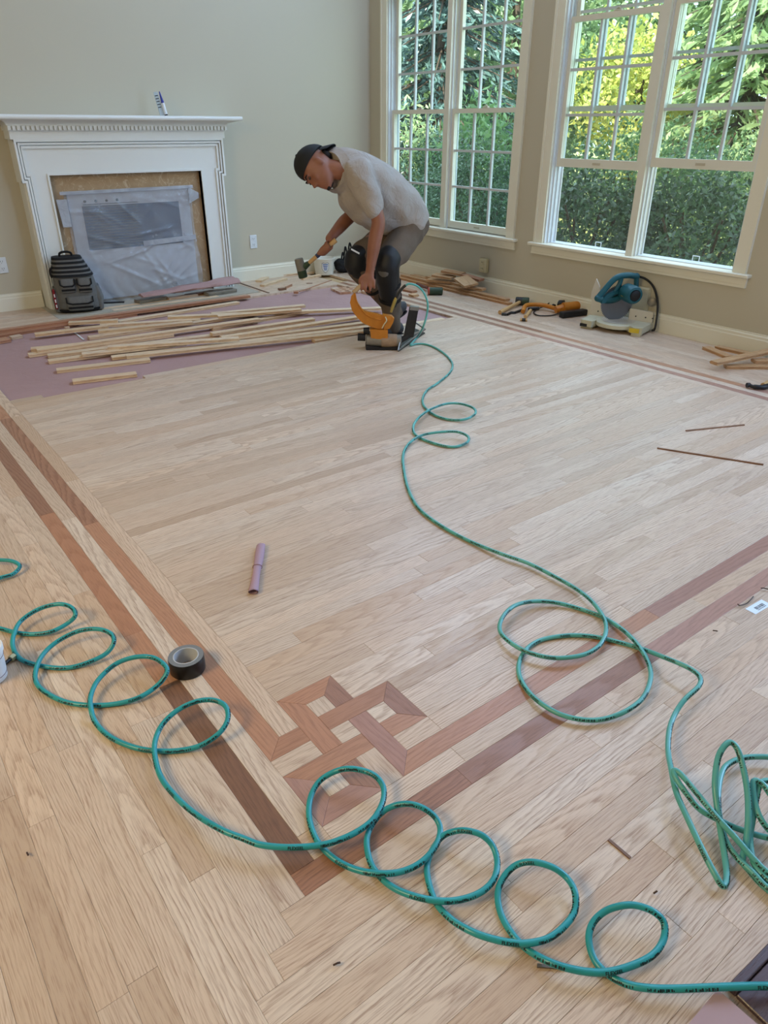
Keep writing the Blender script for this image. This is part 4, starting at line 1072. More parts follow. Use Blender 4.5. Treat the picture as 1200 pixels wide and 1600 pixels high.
# upper half only
hgv=MB(); rr_=[]
for k in range(19):
    a=math.pi*k/18
    rr_.append([(xc-.02+o_,.115+r_*math.cos(a),.192+r_*math.sin(a)*.62) for o_,r_ in ((-.026,.10),(-.026,.134),(.026,.134),(.026,.10))])
hgv.loft(rr_); hgv.v=hx_(hgv.v); obj('blade_guard', hgv, M['tealp'], sw, smooth=40)
obj('motor', MB().lathe([(.050,0),(.060,.01),(.062,.06),(.062,.12),(.055,.135),(.040,.138),(.038,.13),(.01,.13)],28,MHD@T(xc-.0,.16,.265)@Ry(math.pi/2)), M['tealp'], sw, smooth=40)
obj('motor_cap', MB().lathe([(.037,.126),(.036,.142),(.02,.146)],20,MHD@T(xc-.0,.16,.265)@Ry(math.pi/2)), M['black'], sw, smooth=40)
obj('label', MB().box(.03,.055,-.0005,.0005,-.012,.012,MHD@T(xc+.02,.100,.262)), M['yellow'], sw)
obj('pivot_column', MB().rbox((xc+.10,.29,.19),(.13,.09,.20),.012), M['cream'], sw)
obj('bevel_knob', MB().lathe([(.026,0),(.03,.006),(.03,.02),(.02,.026)],14,T(xc+.19,.245,.20)@Rx(math.pi/2)), M['alum'], sw, smooth=40)
obj('dust_chute', MB().prism([(0,0),(.09,.02),(.075,.10),(.03,.15),(.0,.05)],-.004,.004,T(-.02,.24,.17)@Rz(-.5)@Rx(math.pi/2)), M['creamfence'], sw)
obj('power_cord', MB().tube(catmull([(xc+.0,.25,.35),(xc+.09,.28,.35),(xc+.18,.25,.30),(xc+.24,.20,.20),(xc+.26,.17,.08),(xc+.262,.15,.03),(xc+.24,.19,.012)],6),.008,8), M['black'], sw, smooth=60)

# ------------------------------------------------------------------ mallets, bar and second nailer by the window wall
M['handlewood'] = mat('worn_tan_wood_handle', srgb(196,158,106), .6, var=.16, scale=18)
M['greenrub'] = mat('dark_green_rubber', srgb(48,66,46), .6, var=.2)
M['redrub']=mat('faded_red_rubber', srgb(176,84,66), .6, var=.12); M['redhandle']=mat('dark_red_brown_handle', srgb(110,66,54), .6, var=.15)
def mallet(label, ph0, ph1, hc, hdir, z=.03, hl=.11, hr=.032, name='rubber_mallet', m1='darksteel', split=0.0, mh='handlewood'):
    a=at(*ph0,.016); b_=at(*ph1,.03); c0=at(*hc,z); t=thing(name,label,'mallet',(c0.x,c0.y,0))
    o0=Vector((c0.x,c0.y,0))
    mb=MB(); mb.tube([a-o0,a.lerp(b_,.3)-o0,b_-o0],[.016,.015,.013],12); obj('handle',mb,M[mh],t,smooth=50)
    d=Vector((math.cos(hdir),math.sin(hdir),0)); p=Vector((0,0,z))
    mb=MB(); q=p+d*split; mb.tube([p-d*hl/2,p-d*(hl/2-.006),q],[hr*.85,hr,hr],18); obj('head',mb,M[m1],t,smooth=40)
    mb=MB(); mb.tube([q,p+d*(hl/2-.006),p+d*hl/2],[hr*1.01,hr*1.01,hr*.85],18); obj('head_tip',mb,M['greenrub'],t,smooth=40)
    return t
mallet('wooden handled mallet with a green head lying against the long board by the wall',(781,488),(812,472),(816,470.5),-.9,.034)
mallet('red ended green mallet head lying beside the stacked boards',(652,444),(668,450),(680,455),-.65,.032,.13,.032,m1='redrub',split=-.05,mh='redhandle')
# flat pry bar
pb=thing('pry_bar','flat grey pry bar lying under the orange handled nailer','pry bar',tuple(at(800,491,0)))
o0=at(800,491,0)
mb=MB(); P_=[at(x,y,.006) for x,y in ((784,491.5),(792,492),(798,489),(804,489),(812,486),(820,483))]; 
for i in range(len(P_)-1): mb.tube([P_[i]-o0,P_[i+1]-o0],[.012 if i else .016,.012],8)
obj('bar', mb, M['darksteel'], pb, smooth=40)
# tan handle of a second hammer
h2=thing('hammer','hammer with a short tan wooden handle under the orange nailer','hammer',tuple(at(822,490,0))); o0=at(822,490,0)
mb=MB(); mb.tube([at(821,495,.014)-o0,at(829,485,.014)-o0],[.014,.013],12); obj('handle',mb,M['handlewood'],h2,smooth=50)
mb=MB(); mb.tube([at(826,483,.016)-o0,at(842,482,.016)-o0],[.014,.012],10); obj('head',mb,M['darksteel'],h2,smooth=50)
# wood peg
pg=thing('wood_peg','small dark banded wooden peg lying before the hammer handles','peg',tuple(at(818,502,0)),-.95); 
obj('peg',MB().lathe([(.010,-.026),(.012,-.024),(.012,.024),(.010,.026)],12,T(0,0,.012)@Ry(math.pi/2)),M['handlewood'],pg,smooth=40)
obj('band',MB().lathe([(.0125,-.012),(.0125,.016)],12,T(0,0,.012)@Ry(math.pi/2)),M['darksteel'],pg,smooth=40)
# second nailer lying down
n2c=at(868,492,0); n2=thing('floor_nailer','second orange handled nailer lying on its side beside the saw','nailer',(n2c.x,n2c.y,0))
def n2p(nm,mb,m,s=None,par=None): return obj(nm, rel(mb,Vector((n2c.x,n2c.y,0))), m, par or n2, smooth=s)
mb=MB(); mb.tube(catmull([at(x,y,z) for x,y,z in ((817,487,.02),(821,478,.045),(832,476,.045),(850,477,.04),(868,482,.035),(878,484,.04))],5),[.017]*26,12); n2p('handle',mb,M['orange'],50)
mb=MB(); mb.tube([at(868,484,.035),at(885,480,.05)],[.028,.034],14); mb.tube([at(880,480,.055),at(906,477,.06)],[.036,.034],16); n2p('body',mb,M['orange'],40)
mb=MB(); mb.tube([at(873,475,.06),at(880,476,.06)],[.030,.036],16); mb.tube([at(864,477,.05),at(867,478,.05)],.012,8); n2p('cap',mb,M['black'],40)
d0=at(876,497,0); d1=at(915,492,0); dd=(d1-d0).normalized(); 
mb=MB(); mb.rbox((0,0,.024),((d1-d0).length,.055,.046),.006,T(*((d0+d1)/2))@Rz(math.atan2(dd.y,dd.x))); n2p('magazine',mb,M['black'])
mb=MB(); mb.tube(catmull([at(x,y,z) for x,y,z in ((900,473,.06),(893,466,.07),(880,464,.07),(866,468,.05),(853,477,.02),(838,484,.01),(834,489,.008),(842,493,.008),(860,493,.008),(874,490,.01))],6),.005,8); n2p('air_cord',mb,M['black'],60)
# hammer at the right edge
hm=thing('claw_hammer','black claw hammer head entering at the right edge of the picture','hammer',tuple(at(1185,606,0))); o0=at(1185,606,0)
mb=MB(); mb.tube(catmull([at(x,y,z)-o0 for x,y,z in ((1167,602,.018),(1171,602,.018),(1176,604,.016),(1190,605,.016),(1205,602,.016),(1225,596,.016))],4),[.014]*5+[.010]*4+[.013]*4+[.015]*4+[.012]*4,12); obj('head',mb,M['black'],hm,smooth=50)
mb=MB(); mb.tube([at(1192,602,.018)-o0,at(1225,585,.018)-o0],.014,10); obj('handle',mb,M['handlewood'],hm,smooth=50)
# ------------------------------------------------------------------ the man at work
man = thing('person','man in backward black cap and grey shirt bending over the orange nailer','person',tuple(at(612,515,-.0168)))
MO = Vector(man.location)
def mo(nm,me,m,smooth=180,par=None):
    if isinstance(me,MB): me = me.mesh(nm)
    me.transform(T(*(-MO))); return obj(nm,me,m,par or man,smooth=smooth)
def skinmat():
    t = NT('backlit_skin'); co = t.objco(); nz = t.noise(co,14,3); 
    return t.set(t.mix(nz, srgb(124,78,58), srgb(154,102,78)), .5, 0, .4, Subsurface_Weight=.05)  # skin colour darkened to carry the man's backlit shade
M['skin'] = skinmat()
J = dict(neck=atg(529,264,4.92), shN=atg(561,270,4.80), shF=atg(549,277,5.14), elN=atg(591,343,4.77), wrN=atg(578,424,4.735),
         elF=atg(549,334,5.20), wrF=atg(515,373,5.02), pel=atg(640,344,5.19), hipN=atg(636,362,5.10), hipF=atg(627,352,5.30),
         knN=atg(606,414,4.86), anN=atg(613,507,5.07), knF=atg(557,410,5.02), anF=atg(618,487,5.33))
# head frame: f face direction, u crown, s his left (toward the viewer)
hc = atg(496,262,4.85)
f_ = (_R*-.42 - _U*.90 - _F*.06).normalized(); u_ = (_R*-.90 + _U*.42); u_ = (u_ - f_*u_.dot(f_)).normalized(); s_ = u_.cross(f_)
HS = 1.03
def hp(f,u,s): return hc + (f_*f + u_*u + s_*s)*HS
MH = Matrix(((f_.x*HS,s_.x*HS,u_.x*HS,hc.x),(f_.y*HS,s_.y*HS,u_.y*HS,hc.y),(f_.z*HS,s_.z*HS,u_.z*HS,hc.z),(0,0,0,1)))
body = MB()
secs = [(-.125,.062,.020,.022),(-.112,.052,.042,.040),(-.090,.034,.064,.054),(-.060,.016,.084,.066),(-.020,.002,.097,.073),(.02,-.003,.101,.077),(.055,-.006,.099,.077),(.090,-.010,.084,.066),(.112,-.012,.058,.047),(.122,-.012,.028,.024)]
body.loft([[(cf+d*math.cos(2*math.pi*k/24), w*math.sin(2*math.pi*k/24), u) for k in range(24)] for u,cf,d,w in secs], M=MH)
# nose, brow, lips, chin, ears
body.loft([[(.088,-.010,.012),(.102,0,.012),(.088,.010,.012)],[(.090,-.012,-.012),(.114,0,-.012),(.090,.012,-.012)],[(.085,-.019,-.034),(.126,0,-.034),(.085,.019,-.034)],[(.085,-.015,-.044),(.110,0,-.046),(.085,.015,-.044)]], M=MH)
body.ell((.113,0,-.036),(.012,.012,.010),MH,10,6); body.ell((.098,-.013,-.038),(.010,.008,.008),MH,10,6); body.ell((.098,.013,-.038),(.010,.008,.008),MH,10,6)
for sy in (-1,1):
    body.ell((.088,sy*.028,.020),(.014,.026,.008),MH,10,6)         # brow
    body.ell((-.006,sy*.077,-.012),(.018,.010,.030),MH,12,8)       # ear
    body.ell((.070,sy*.040,-.030),(.022,.020,.022),MH,10,6)        # cheek
body.ell((.090,0,-.066),(.014,.024,.006),MH,10,6); body.ell((.088,0,-.076),(.014,.021,.007),MH,10,6); body.ell((.075,0,-.108),(.022,.024,.016),MH,10,6)
limb(body,[hp(-.02,-.06,0),hp(-.045,-.13,0),J['neck']+ _R*.03],[.058,.056,.062])
# core under the clothes
tor = [J['neck'], atg(575,284,4.96), atg(612,315,5.08), J['pel']]
limb(body,tor,[.07,.12,.125,.12])
def arm(sh,el,wr,r):
    limb(body,[sh,sh.lerp(el,.5)+ZV*.0,el,el.lerp(wr,.35),wr],r)
arm(J['shN'],J['elN'],J['wrN'],[.058,.052,.043,.044,.029]); arm(J['shF'],J['elF'],J['wrF'],[.056,.050,.043,.044,.030])
for a,b_,c in (('hipN','knN','anN'),('hipF','knF','anF')): limb(body,[J[a],J[b_],J[c]],[.075,.055,.040])
limb(body,[J['hipN'],J['hipF']],[.09,.09])
# near hand: fist over the grip of the nailer
def finger(pts,r=.0088): 
    path=catmull(pts,4); body.tube(path,[r*(1-.22*i/(len(path)-1)) for i in range(len(path))],8); body.ell(path[-1],(r*.8,)*3,None,8,5); body.ell(path[0],(r,)*3,None,8,5)
wr=J['wrN']; gH=4.728
body.loft([[tuple(c+RH*(w*math.cos(2*math.pi*k/12))+FH*(.016*math.sin(2*math.pi*k/12))) for k in range(12)] for c,w in ((atg(578,422,gH),.026),(atg(577,428,gH-.004),.034),(atg(575,435,gH-.010),.041),(atg(575,441,gH-.012),.042),(atg(575,445,gH-.010),.036))])
for i,(x,y,dy) in enumerate(((565,444,9),(571.5,445,10),(578.5,444.5,9.5),(585,442,8))):
    finger([atg(x,y-4,gH-.016),atg(x-.4,y+dy*.5,gH-.030),atg(x-.3,y+dy,gH-.018),atg(x,y+dy*.75,gH+.008),atg(x,y+dy*.25,gH+.022)],.0112-.0006*abs(i-1.3))
finger([atg(568,430,gH-.012),atg(562.5,436,gH-.016),atg(562,443,gH-.006),atg(567,446.5,gH+.006)],.0105)
# far hand round the mallet handle
gF=5.00; q0=atg(509,386,gF)
hx=(atg(497,399,gF)-atg(523,376,gF)).normalized()      # handle direction toward the head
fw=(atg(503,376,gF)-atg(509,386,gF)).normalized()
body.loft([[tuple(c+hx*(w*math.cos(2*math.pi*k/12))+FH*(.017*math.sin(2*math.pi*k/12))) for k in range(12)] for c,w in ((atg(515,373,gF),.026),(atg(511,377,gF-.012),.036),(atg(507,381,gF-.020),.042),(atg(504.5,384,gF-.020),.038))])
for i in range(4):
    b0=atg(509,386,gF)+hx*(.030-.020*i)
    v1=(_R*-.8-_U*.25).normalized()
    finger([b0+v1*.022-FH*.022, b0+v1*.030+_U*-.012-FH*.024, b0-_U*.030-FH*.018, b0-_U*.030+_R*.018-FH*.004, b0-_U*.012+_R*.024-FH*.006],.0095)
finger([atg(509,379,gF-.02),atg(514,384,gF-.032),atg(512,389,gF-.034),atg(508,392,gF-.03)],.0105)
mo('body', fuse(body,.0055,5,.5), M['skin'])
# eyes, eyebrows, beard
M['eye']=mat('eye', srgb(60,48,40), .2); M['hair']=mat('black_hair', srgb(22,18,16), .8, var=.3, scale=120, bump=.4, bscale=500)
hd=[]
for sy in (-1,1):
    mo('eye', MB().ell((.092,sy*.030,.004),(.009,.013,.006),MH,10,6), M['eye'])
    mo('eyebrow', MB().tube([tuple(MH@Vector((.100,sy*.012,.024))),tuple(MH@Vector((.101,sy*.030,.029))),tuple(MH@Vector((.090,sy*.050,.022)))],[.0035,.0045,.003],8), M['hair'])
bd=MB(); bd.ell((.076,0,-.113),(.024,.026,.012),MH,12,8); bd.ell((.055,0,-.119),(.022,.024,.009),MH,12,8)
mo('beard', fuse(bd,.006,2), M['hair'])
hr=MB()
hr.ell((-.080,0,-.015),(.028,.058,.040),MH,14,8); mo('hair', fuse(hr,.006,2), M['hair'])
# backward cap: dome over the crown, bill at the back
M['cap']=mat('black_cap_cloth', srgb(26,26,26), .8, var=.15, scale=60)
dome=[]
for k in range(9):
    a=k/8*math.pi/2
    dome.append([( -.012+(.112*math.cos(a)+.001)*math.cos(2*math.pi*i/28)+.0, (.090*math.cos(a)+.001)*math.sin(2*math.pi*i/28), .035-.020*math.cos(2*math.pi*i/28)*-1*math.cos(a)*.6+.108*math.sin(a)) for i in range(28)])
cap=MB().loft(dome,M=MH); cp=mo('cap',cap,M['cap'],60)
bl_=MB(); n=12; top=[];bot=[]
for j in range(5):
    s=j/4
    for i in range(n+1):
        a=-1.05+2.1*i/n; r=.112+.078*s*(1-.25*abs(a)/1.05)
        x=-.012-(.108+.050*s)*math.cos(a); y=.088*math.sin(a)*(1+.04*s); z=.024-.062*s*math.cos(a)-.012*abs(math.sin(a))
        top.append((x,y,z+.003)); bot.append((x,y,z-.003))
N_=len(top); bl_.v=[tuple(MH@Vector(p)) for p in top+bot]
for j in range(4):
    for i in range(n):
        a=j*(n+1)+i; bl_.f+= [(a,a+1,a+n+2,a+n+1),(N_+a+n+1,N_+a+n+2,N_+a+1,N_+a)]
for i in range(n):
    a=4*(n+1)+i; bl_.f+=[(a,a+1,N_+a+1,N_+a)]
for j in range(4):
    a=j*(n+1); b2=a+n+1; bl_.f+=[(a,b2,N_+b2,N_+a)]; a=j*(n+1)+n; b2=a+n+1; bl_.f+=[(b2,a,N_+a,N_+b2)]
mo('cap_bill',bl_,M['cap'],60,)
mo('cap_button',MB().ell((-.012,0,.146),(.008,.008,.005),MH,10,6),M['cap'],60)
# shirt
def shirtmat():
    t=NT('grey_cotton_shirt'); co=t.objco(); a=t.noise(co,3.2,3,.6,.5); b_=t.noise(co,60,3)
    t.bump(t.math('ADD',t.noise(co,11,3,.6,1.5),t.math('MULTIPLY',a,.6)),.6,.025)
    return t.set(t.mix(a,srgb(146,136,126),srgb(178,170,162)),.9,0,.2)
M['shirt']=shirtmat()
sh=MB()
def ering(c, ax1, r1, ax2, r2, n=28): return [tuple(c+ax1*(r1*math.cos(2*math.pi*k/n))+ax2*(r2*math.sin(2*math.pi*k/n))) for k in range(n)]
# torso sections across the spine line; ax1 across his back (toward belly), ax2 toward the viewer
side=(J['shN']-J['shF']).normalized()
spine=[(atg(521,266,4.88),.108,.095),(atg(533,265,4.93),.128,.150),(atg(556,273,4.98),.142,.205),(atg(579,290,5.03),.168,.205),(atg(602,309,5.09),.178,.200),(atg(623,328,5.15),.168,.192),(atg(637,345,5.18),.152,.186),(atg(644,356,5.19),.140,.180)]
rings=[]
for i,(c,r1,r2) in enumerate(spine):
    a=spine[max(i-1,0)][0]; b_=spine[min(i+1,len(spine)-1)][0]; tg_=(b_-a).normalized()
    sd=(side-tg_*side.dot(tg_)).normalized(); nb=tg_.cross(sd).normalized()
    rings.append(ering(c,nb,r1,sd,r2))
sh.loft(rings)
for x,y,g,r in ((556,305,4.97,.125),(570,318,5.00,.135),(588,328,5.04,.140),(606,335,5.08,.135)): sh.ell(atg(x,y,g),(r*.95,r,r),None,16,10)
limb(sh,[J['shN']+side*-.03,J['shN'].lerp(J['elN'],.35)+side*.005,J['shN'].lerp(J['elN'],.72)],[.092,.082,.074])
limb(sh,[J['shF']+side*.03,J['shF'].lerp(J['elF'],.4),J['shF'].lerp(J['elF'],.75)],[.090,.080,.072])
sme=fuse(sh,.011,5,.5)
rs=random.Random(4)
for v_ in sme.vertices:
    q=v_.co; k=math.sin(q.x*38+q.z*26+2*math.sin(q.y*17))*math.sin(q.z*21-q.x*9); v_.co+= Vector((v_.normal))*(.0065*k)
mo('shirt',sme,M['shirt'])
# collar, pocket, placket
col=MB(); cc=atg(518,267,4.88); tg_=(spine[1][0]-spine[0][0]).normalized(); sd=(side-tg_*side.dot(tg_)).normalized(); nb=tg_.cross(sd)
col.loft([ering(cc-tg_*.014,nb,.108,sd,.110),ering(cc+tg_*.034,nb,.132,sd,.142),ering(cc+tg_*.038,nb,.124,sd,.134),ering(cc-tg_*.012,nb,.100,sd,.102)],cap=False,closed=True); mo('collar',col,M['shirt'],60)
# trousers
def pantmat():
    t=NT('brown_grey_trousers'); co=t.objco(); a=t.noise(co,4,3,.6,.6); t.bump(t.math('ADD',a,t.math('MULTIPLY',t.noise(co,18,3),.4)),.6,.02); return t.set(t.mix(a,srgb(88,75,63),srgb(118,104,90)),.9,0,.2)
M['pants']=pantmat()
pa=MB(); pa.ell(J['pel']+ZV*-.02-RH*.02,(.155,.165,.13)); limb(pa,[J['hipN']+ZV*.02,J['hipF']+ZV*.02],[.125,.125])
limb(pa,[J['hipN'],J['hipN'].lerp(J['knN'],.5),J['knN'],J['knN'].lerp(J['anN'],.45),J['anN']+ZV*-.01],[.118,.103,.080,.074,.062])
limb(pa,[J['hipF'],J['hipF'].lerp(J['knF'],.5),J['knF'],J['knF'].lerp(J['anF'],.45),J['anF']+ZV*.0],[.116,.100,.080,.074,.060])
pme=fuse(pa,.011,4,.5)
for v_ in pme.vertices:
    q=v_.co; v_.co+=Vector(v_.normal)*(.004*math.sin(q.x*30+q.z*34)*math.sin(q.y*24+q.z*14))
mo('trousers',pme,M['pants'])
# knee pads with straps
M['pad']=mat('black_knee_pad', srgb(22,22,24), .55, var=.2); M['padgrey']=mat('grey_pad_shell', srgb(96,94,90), .5, var=.2)
fwd=(-RH*.8-FH*.6)
for kn,hip,an,lab in ((J['knN'],J['hipN'],J['anN'],0),(J['knF'],J['hipF'],J['anF'],1)):
    k_=MB(); t1=(hip-kn).normalized(); t2=(an-kn).normalized(); nf=-(t1+t2).normalized()
    limb(k_,[kn+t1*.11,kn+nf*.012,kn+t2*.29],[.082,.082,.070]); pd=mo('knee_pad',fuse(k_,.012,3),M['pad'])
    mo('pad_shell',MB().ell((0,0,0),(.036,.056,.070),T(*(kn+nf*.055+t2*.02))@nf.to_track_quat('X','Z').to_matrix().to_4x4(),16,10),M['padgrey'] if lab==0 else M['pad'],180)
    for q in (.14,.25):
        c=kn+t2*q; a1=t2.orthogonal().normalized(); a2=t2.cross(a1); mo('pad_strap',MB().loft([ering(c-t2*.012,a1,.076,a2,.076,20),ering(c-t2*.012,a1,.080,a2,.080,20),ering(c+t2*.012,a1,.080,a2,.080,20),ering(c+t2*.012,a1,.076,a2,.076,20)],cap=False,closed=True),M['packblack'],60)
wsx=[(549,388),(562,395),(561.5,397.5),(548.5,390.5)]
w_=MB(); slab(w_,wsx,4.91,.004); mo('white_label',w_,M['whitep'],None)
# shoes
M['shoe']=mat('dark_grey_work_shoe', srgb(58,58,60), .6, var=.15); M['sole']=mat('black_sole', srgb(24,24,26), .7)
def shoe(ank, toe, heel_up):
    d=(toe-ank); d.z=0; d.normalize(); sd=Vector((-d.y,d.x,0))
    def ring(x,h,w,z0): 
        c=ank+d*x; return [tuple(Vector((c.x,c.y,0))+sd*(w*math.cos(a))+ZV*(z0+h*(.5+.5*math.sin(a)))) for a in [2*math.pi*k/16 for k in range(16)]]
    g0=-.0165+.016
    hz=lambda x: g0+max(0,(.10-x)/.18)*heel_up
    m_=MB().loft([ring(-.085,.03,.022,hz(-.085)+.02),ring(-.075,.075,.034,hz(-.075)),ring(-.03,.10,.042,hz(-.03)),ring(.03,.095,.044,hz(.03)),ring(.09,.07,.048,hz(.09)),ring(.15,.052,.048,hz(.15)),ring(.185,.04,.036,hz(.185)),ring(.20,.02,.018,hz(.2)+.004)])
    limb(m_,[ank+ZV*.05,Vector((ank.x,ank.y,hz(0)+.05))],[.050,.052]); mo('shoe',fuse(m_,.008,3),M['shoe'])
    so=MB().loft([[tuple(Vector(((ank+d*x).x,(ank+d*x).y,0))+sd*(w*math.cos(a))+ZV*(hz(x)-.016+.012*(1 if math.sin(a)>0 else 0)+.006)) for a in [2*math.pi*k/12+.01 for k in range(12)]] for x,w in ((-.085,.024),(-.06,.040),(.0,.042),(.09,.050),(.15,.050),(.19,.034))]); mo('sole',so,M['sole'],60)
shoe(J['anN'],J['anN']-RH*.8-FH*.45,0.0); shoe(J['anF'],J['anF']-RH*.85-FH*.35,.10)
# ------------------------------------------------------------------ mallet in his hand
mh0=atg(525,375,gF); mh1=atg(476,416.5,gF); 
ml=thing('rubber_mallet','grey and green mallet with a taped wooden handle swung by the man','mallet',tuple(atg(471,418,gF)))
MB0=Vector(ml.location)
def mlp(nm,mb,m,s=50): return obj(nm,rel(mb,MB0),m,ml,smooth=s)
mlp('handle',MB().tube([mh0,mh0.lerp(mh1,.25),mh0.lerp(mh1,.5),mh1],[.0165,.0155,.0135,.013],12),M['handlewood'])
mlp('blue_tape',MB().tube([mh0.lerp(mh1,.46),mh0.lerp(mh1,.62)],.0150,12),mat('blue_tape', srgb(56,62,96), .6))
ha=atg(466.5,404,gF); hb=atg(474,434,gF)
mlp('head',MB().tube([ha,ha.lerp(hb,.06),ha.lerp(hb,.62)],[.026,.030,.030],18),mat('grey_rubber', srgb(118,114,104), .6, var=.15))
mlp('head_tip',MB().tube([ha.lerp(hb,.62),ha.lerp(hb,.95),hb],[.0305,.0305,.027],18),M['greenrub'])
mlp('collar',MB().tube([atg(483,411,gF),atg(475,417,gF)],[.016,.024],12),M['greenrub'])
# ------------------------------------------------------------------ air hoses
HR = 0.0064
def hosemat():
    t = NT('teal_hose'); co = t.objco(); nz = t.noise(co, 9, 3); 
    return t.set(t.mix(nz, srgb(28,138,146), srgb(50,162,166)), .32, 0, .5)
M['hose'] = hosemat(); M['ink'] = mat('black_ink', srgb(14,18,20), .5)
M['hose2'] = (lambda t: t.set(t.mix(t.noise(t.objco(), 9, 3), srgb(70,152,144), srgb(100,180,172)), .34, 0, .5))(NT('green_teal_hose'))
_TC = {}
def split_fine(vs, fs, L):
    bm = bmesh.new(); vv = [bm.verts.new(v) for v in vs]
    for f in fs:
        try: bm.faces.new([vv[i] for i in f])
        except ValueError: pass
    bmesh.ops.triangulate(bm, faces=bm.faces[:])
    for _ in range(4):
        ed = [e for e in bm.edges if e.calc_length() > L]
        if not ed: break
        bmesh.ops.subdivide_edges(bm, edges=ed, cuts=1); bmesh.ops.triangulate(bm, faces=bm.faces[:])
    bm.verts.index_update(); out = ([v.co.copy() for v in bm.verts], [tuple(v.index for v in f.verts) for f in bm.faces]); bm.free(); return out
def text_mesh(body, size):
    if body in _TC: return _TC[body]
    cu = bpy.data.curves.new('t','FONT'); cu.body = body; cu.size = size; cu.offset = .00022; o = bpy.data.objects.new('t',cu); COL.objects.link(o)
    dg = bpy.context.evaluated_depsgraph_get(); dg.update(); me = bpy.data.meshes.new_from_object(o.evaluated_get(dg)); bpy.data.objects.remove(o)
    vs = [v.co.copy() for v in me.vertices]; fs = [tuple(p.vertices) for p in me.polygons]; bpy.data.meshes.remove(me)
    _TC[body] = split_fine(vs, fs, .0022); return _TC[body]
def marks(seed, length, h=.0054):
    """worn, unreadable print: short bars"""
    k = ('m', seed)
    if k in _TC: return _TC[k]
    rr = random.Random(seed); x = 0; vs = []; fs = []
    while x < length:
        w = rr.choice((.0012,.0018,.0026)); y0 = rr.choice((0,0,.0012)); y1 = h-rr.choice((0,0,.0015)); n = len(vs)
        vs += [Vector((x,y0,0)),Vector((x+w,y0,0)),Vector((x+w,y1,0)),Vector((x,y1,0))]; fs.append((n,n+1,n+2,n+3)); x += w+rr.choice((.0006,.0009,.003))
    _TC[k] = split_fine(vs, fs, .0022); return _TC[k]
def hose(label, pts, mm, prints, base, r=HR):
    """pts: world points; prints: list of (arc start fraction, text)"""
    path = catmull(pts, 6); t = thing('air_hose', label, 'hose', tuple(base)); P_ = [p-Vector(base) for p in path]
    obj('tube', MB().tube(P_, r, 12), mm, t, smooth=180)
    L = [0]
    for i in range(len(P_)-1): L.append(L[-1]+(P_[i+1]-P_[i]).length)
    def frame(s):
        s = max(0,min(s,L[-1]-1e-6)); lo,hi = 0,len(L)-1
        while hi-lo>1:
            m_=(lo+hi)//2
            if L[m_]<=s: lo=m_
            else: hi=m_
        f=(s-L[lo])/max(L[hi]-L[lo],1e-9); p=P_[lo].lerp(P_[hi],f); tg_=(P_[hi]-P_[lo]).normalized()
        a_=P_[max(lo-1,0)]; b_=P_[min(hi+1,len(P_)-1)]; tg_=(b_-a_).normalized()
        side=tg_.cross(ZV).normalized(); up=side.cross(tg_); return p,tg_,side,up
    mb = MB()
    for s0,txt,ang in prints:
        vs,fs = text_mesh(txt,.0088) if isinstance(txt,str) else marks(*txt); n0=[]
        # letters run so that they read upright from the viewer: choose direction
        p,tg_,side,up=frame(s0); flip = -1 if tg_.dot(RH)<0 else 1
        for v_ in vs:
            p,tg_,side,up=frame(s0+flip*v_.x); a=ang-flip*0+(v_.y-.003)/r
            # side*flip points toward the viewer side
            d=side*flip*math.cos(a)+up*math.sin(a); n0.append(tuple(p+d*(r+.00025)))
        mb.add(n0,[f for f in fs])
    if mb.v: obj('printed_lettering', mb, M['ink'], t)['kind'] = 'stuff'
    return t,L[-1]
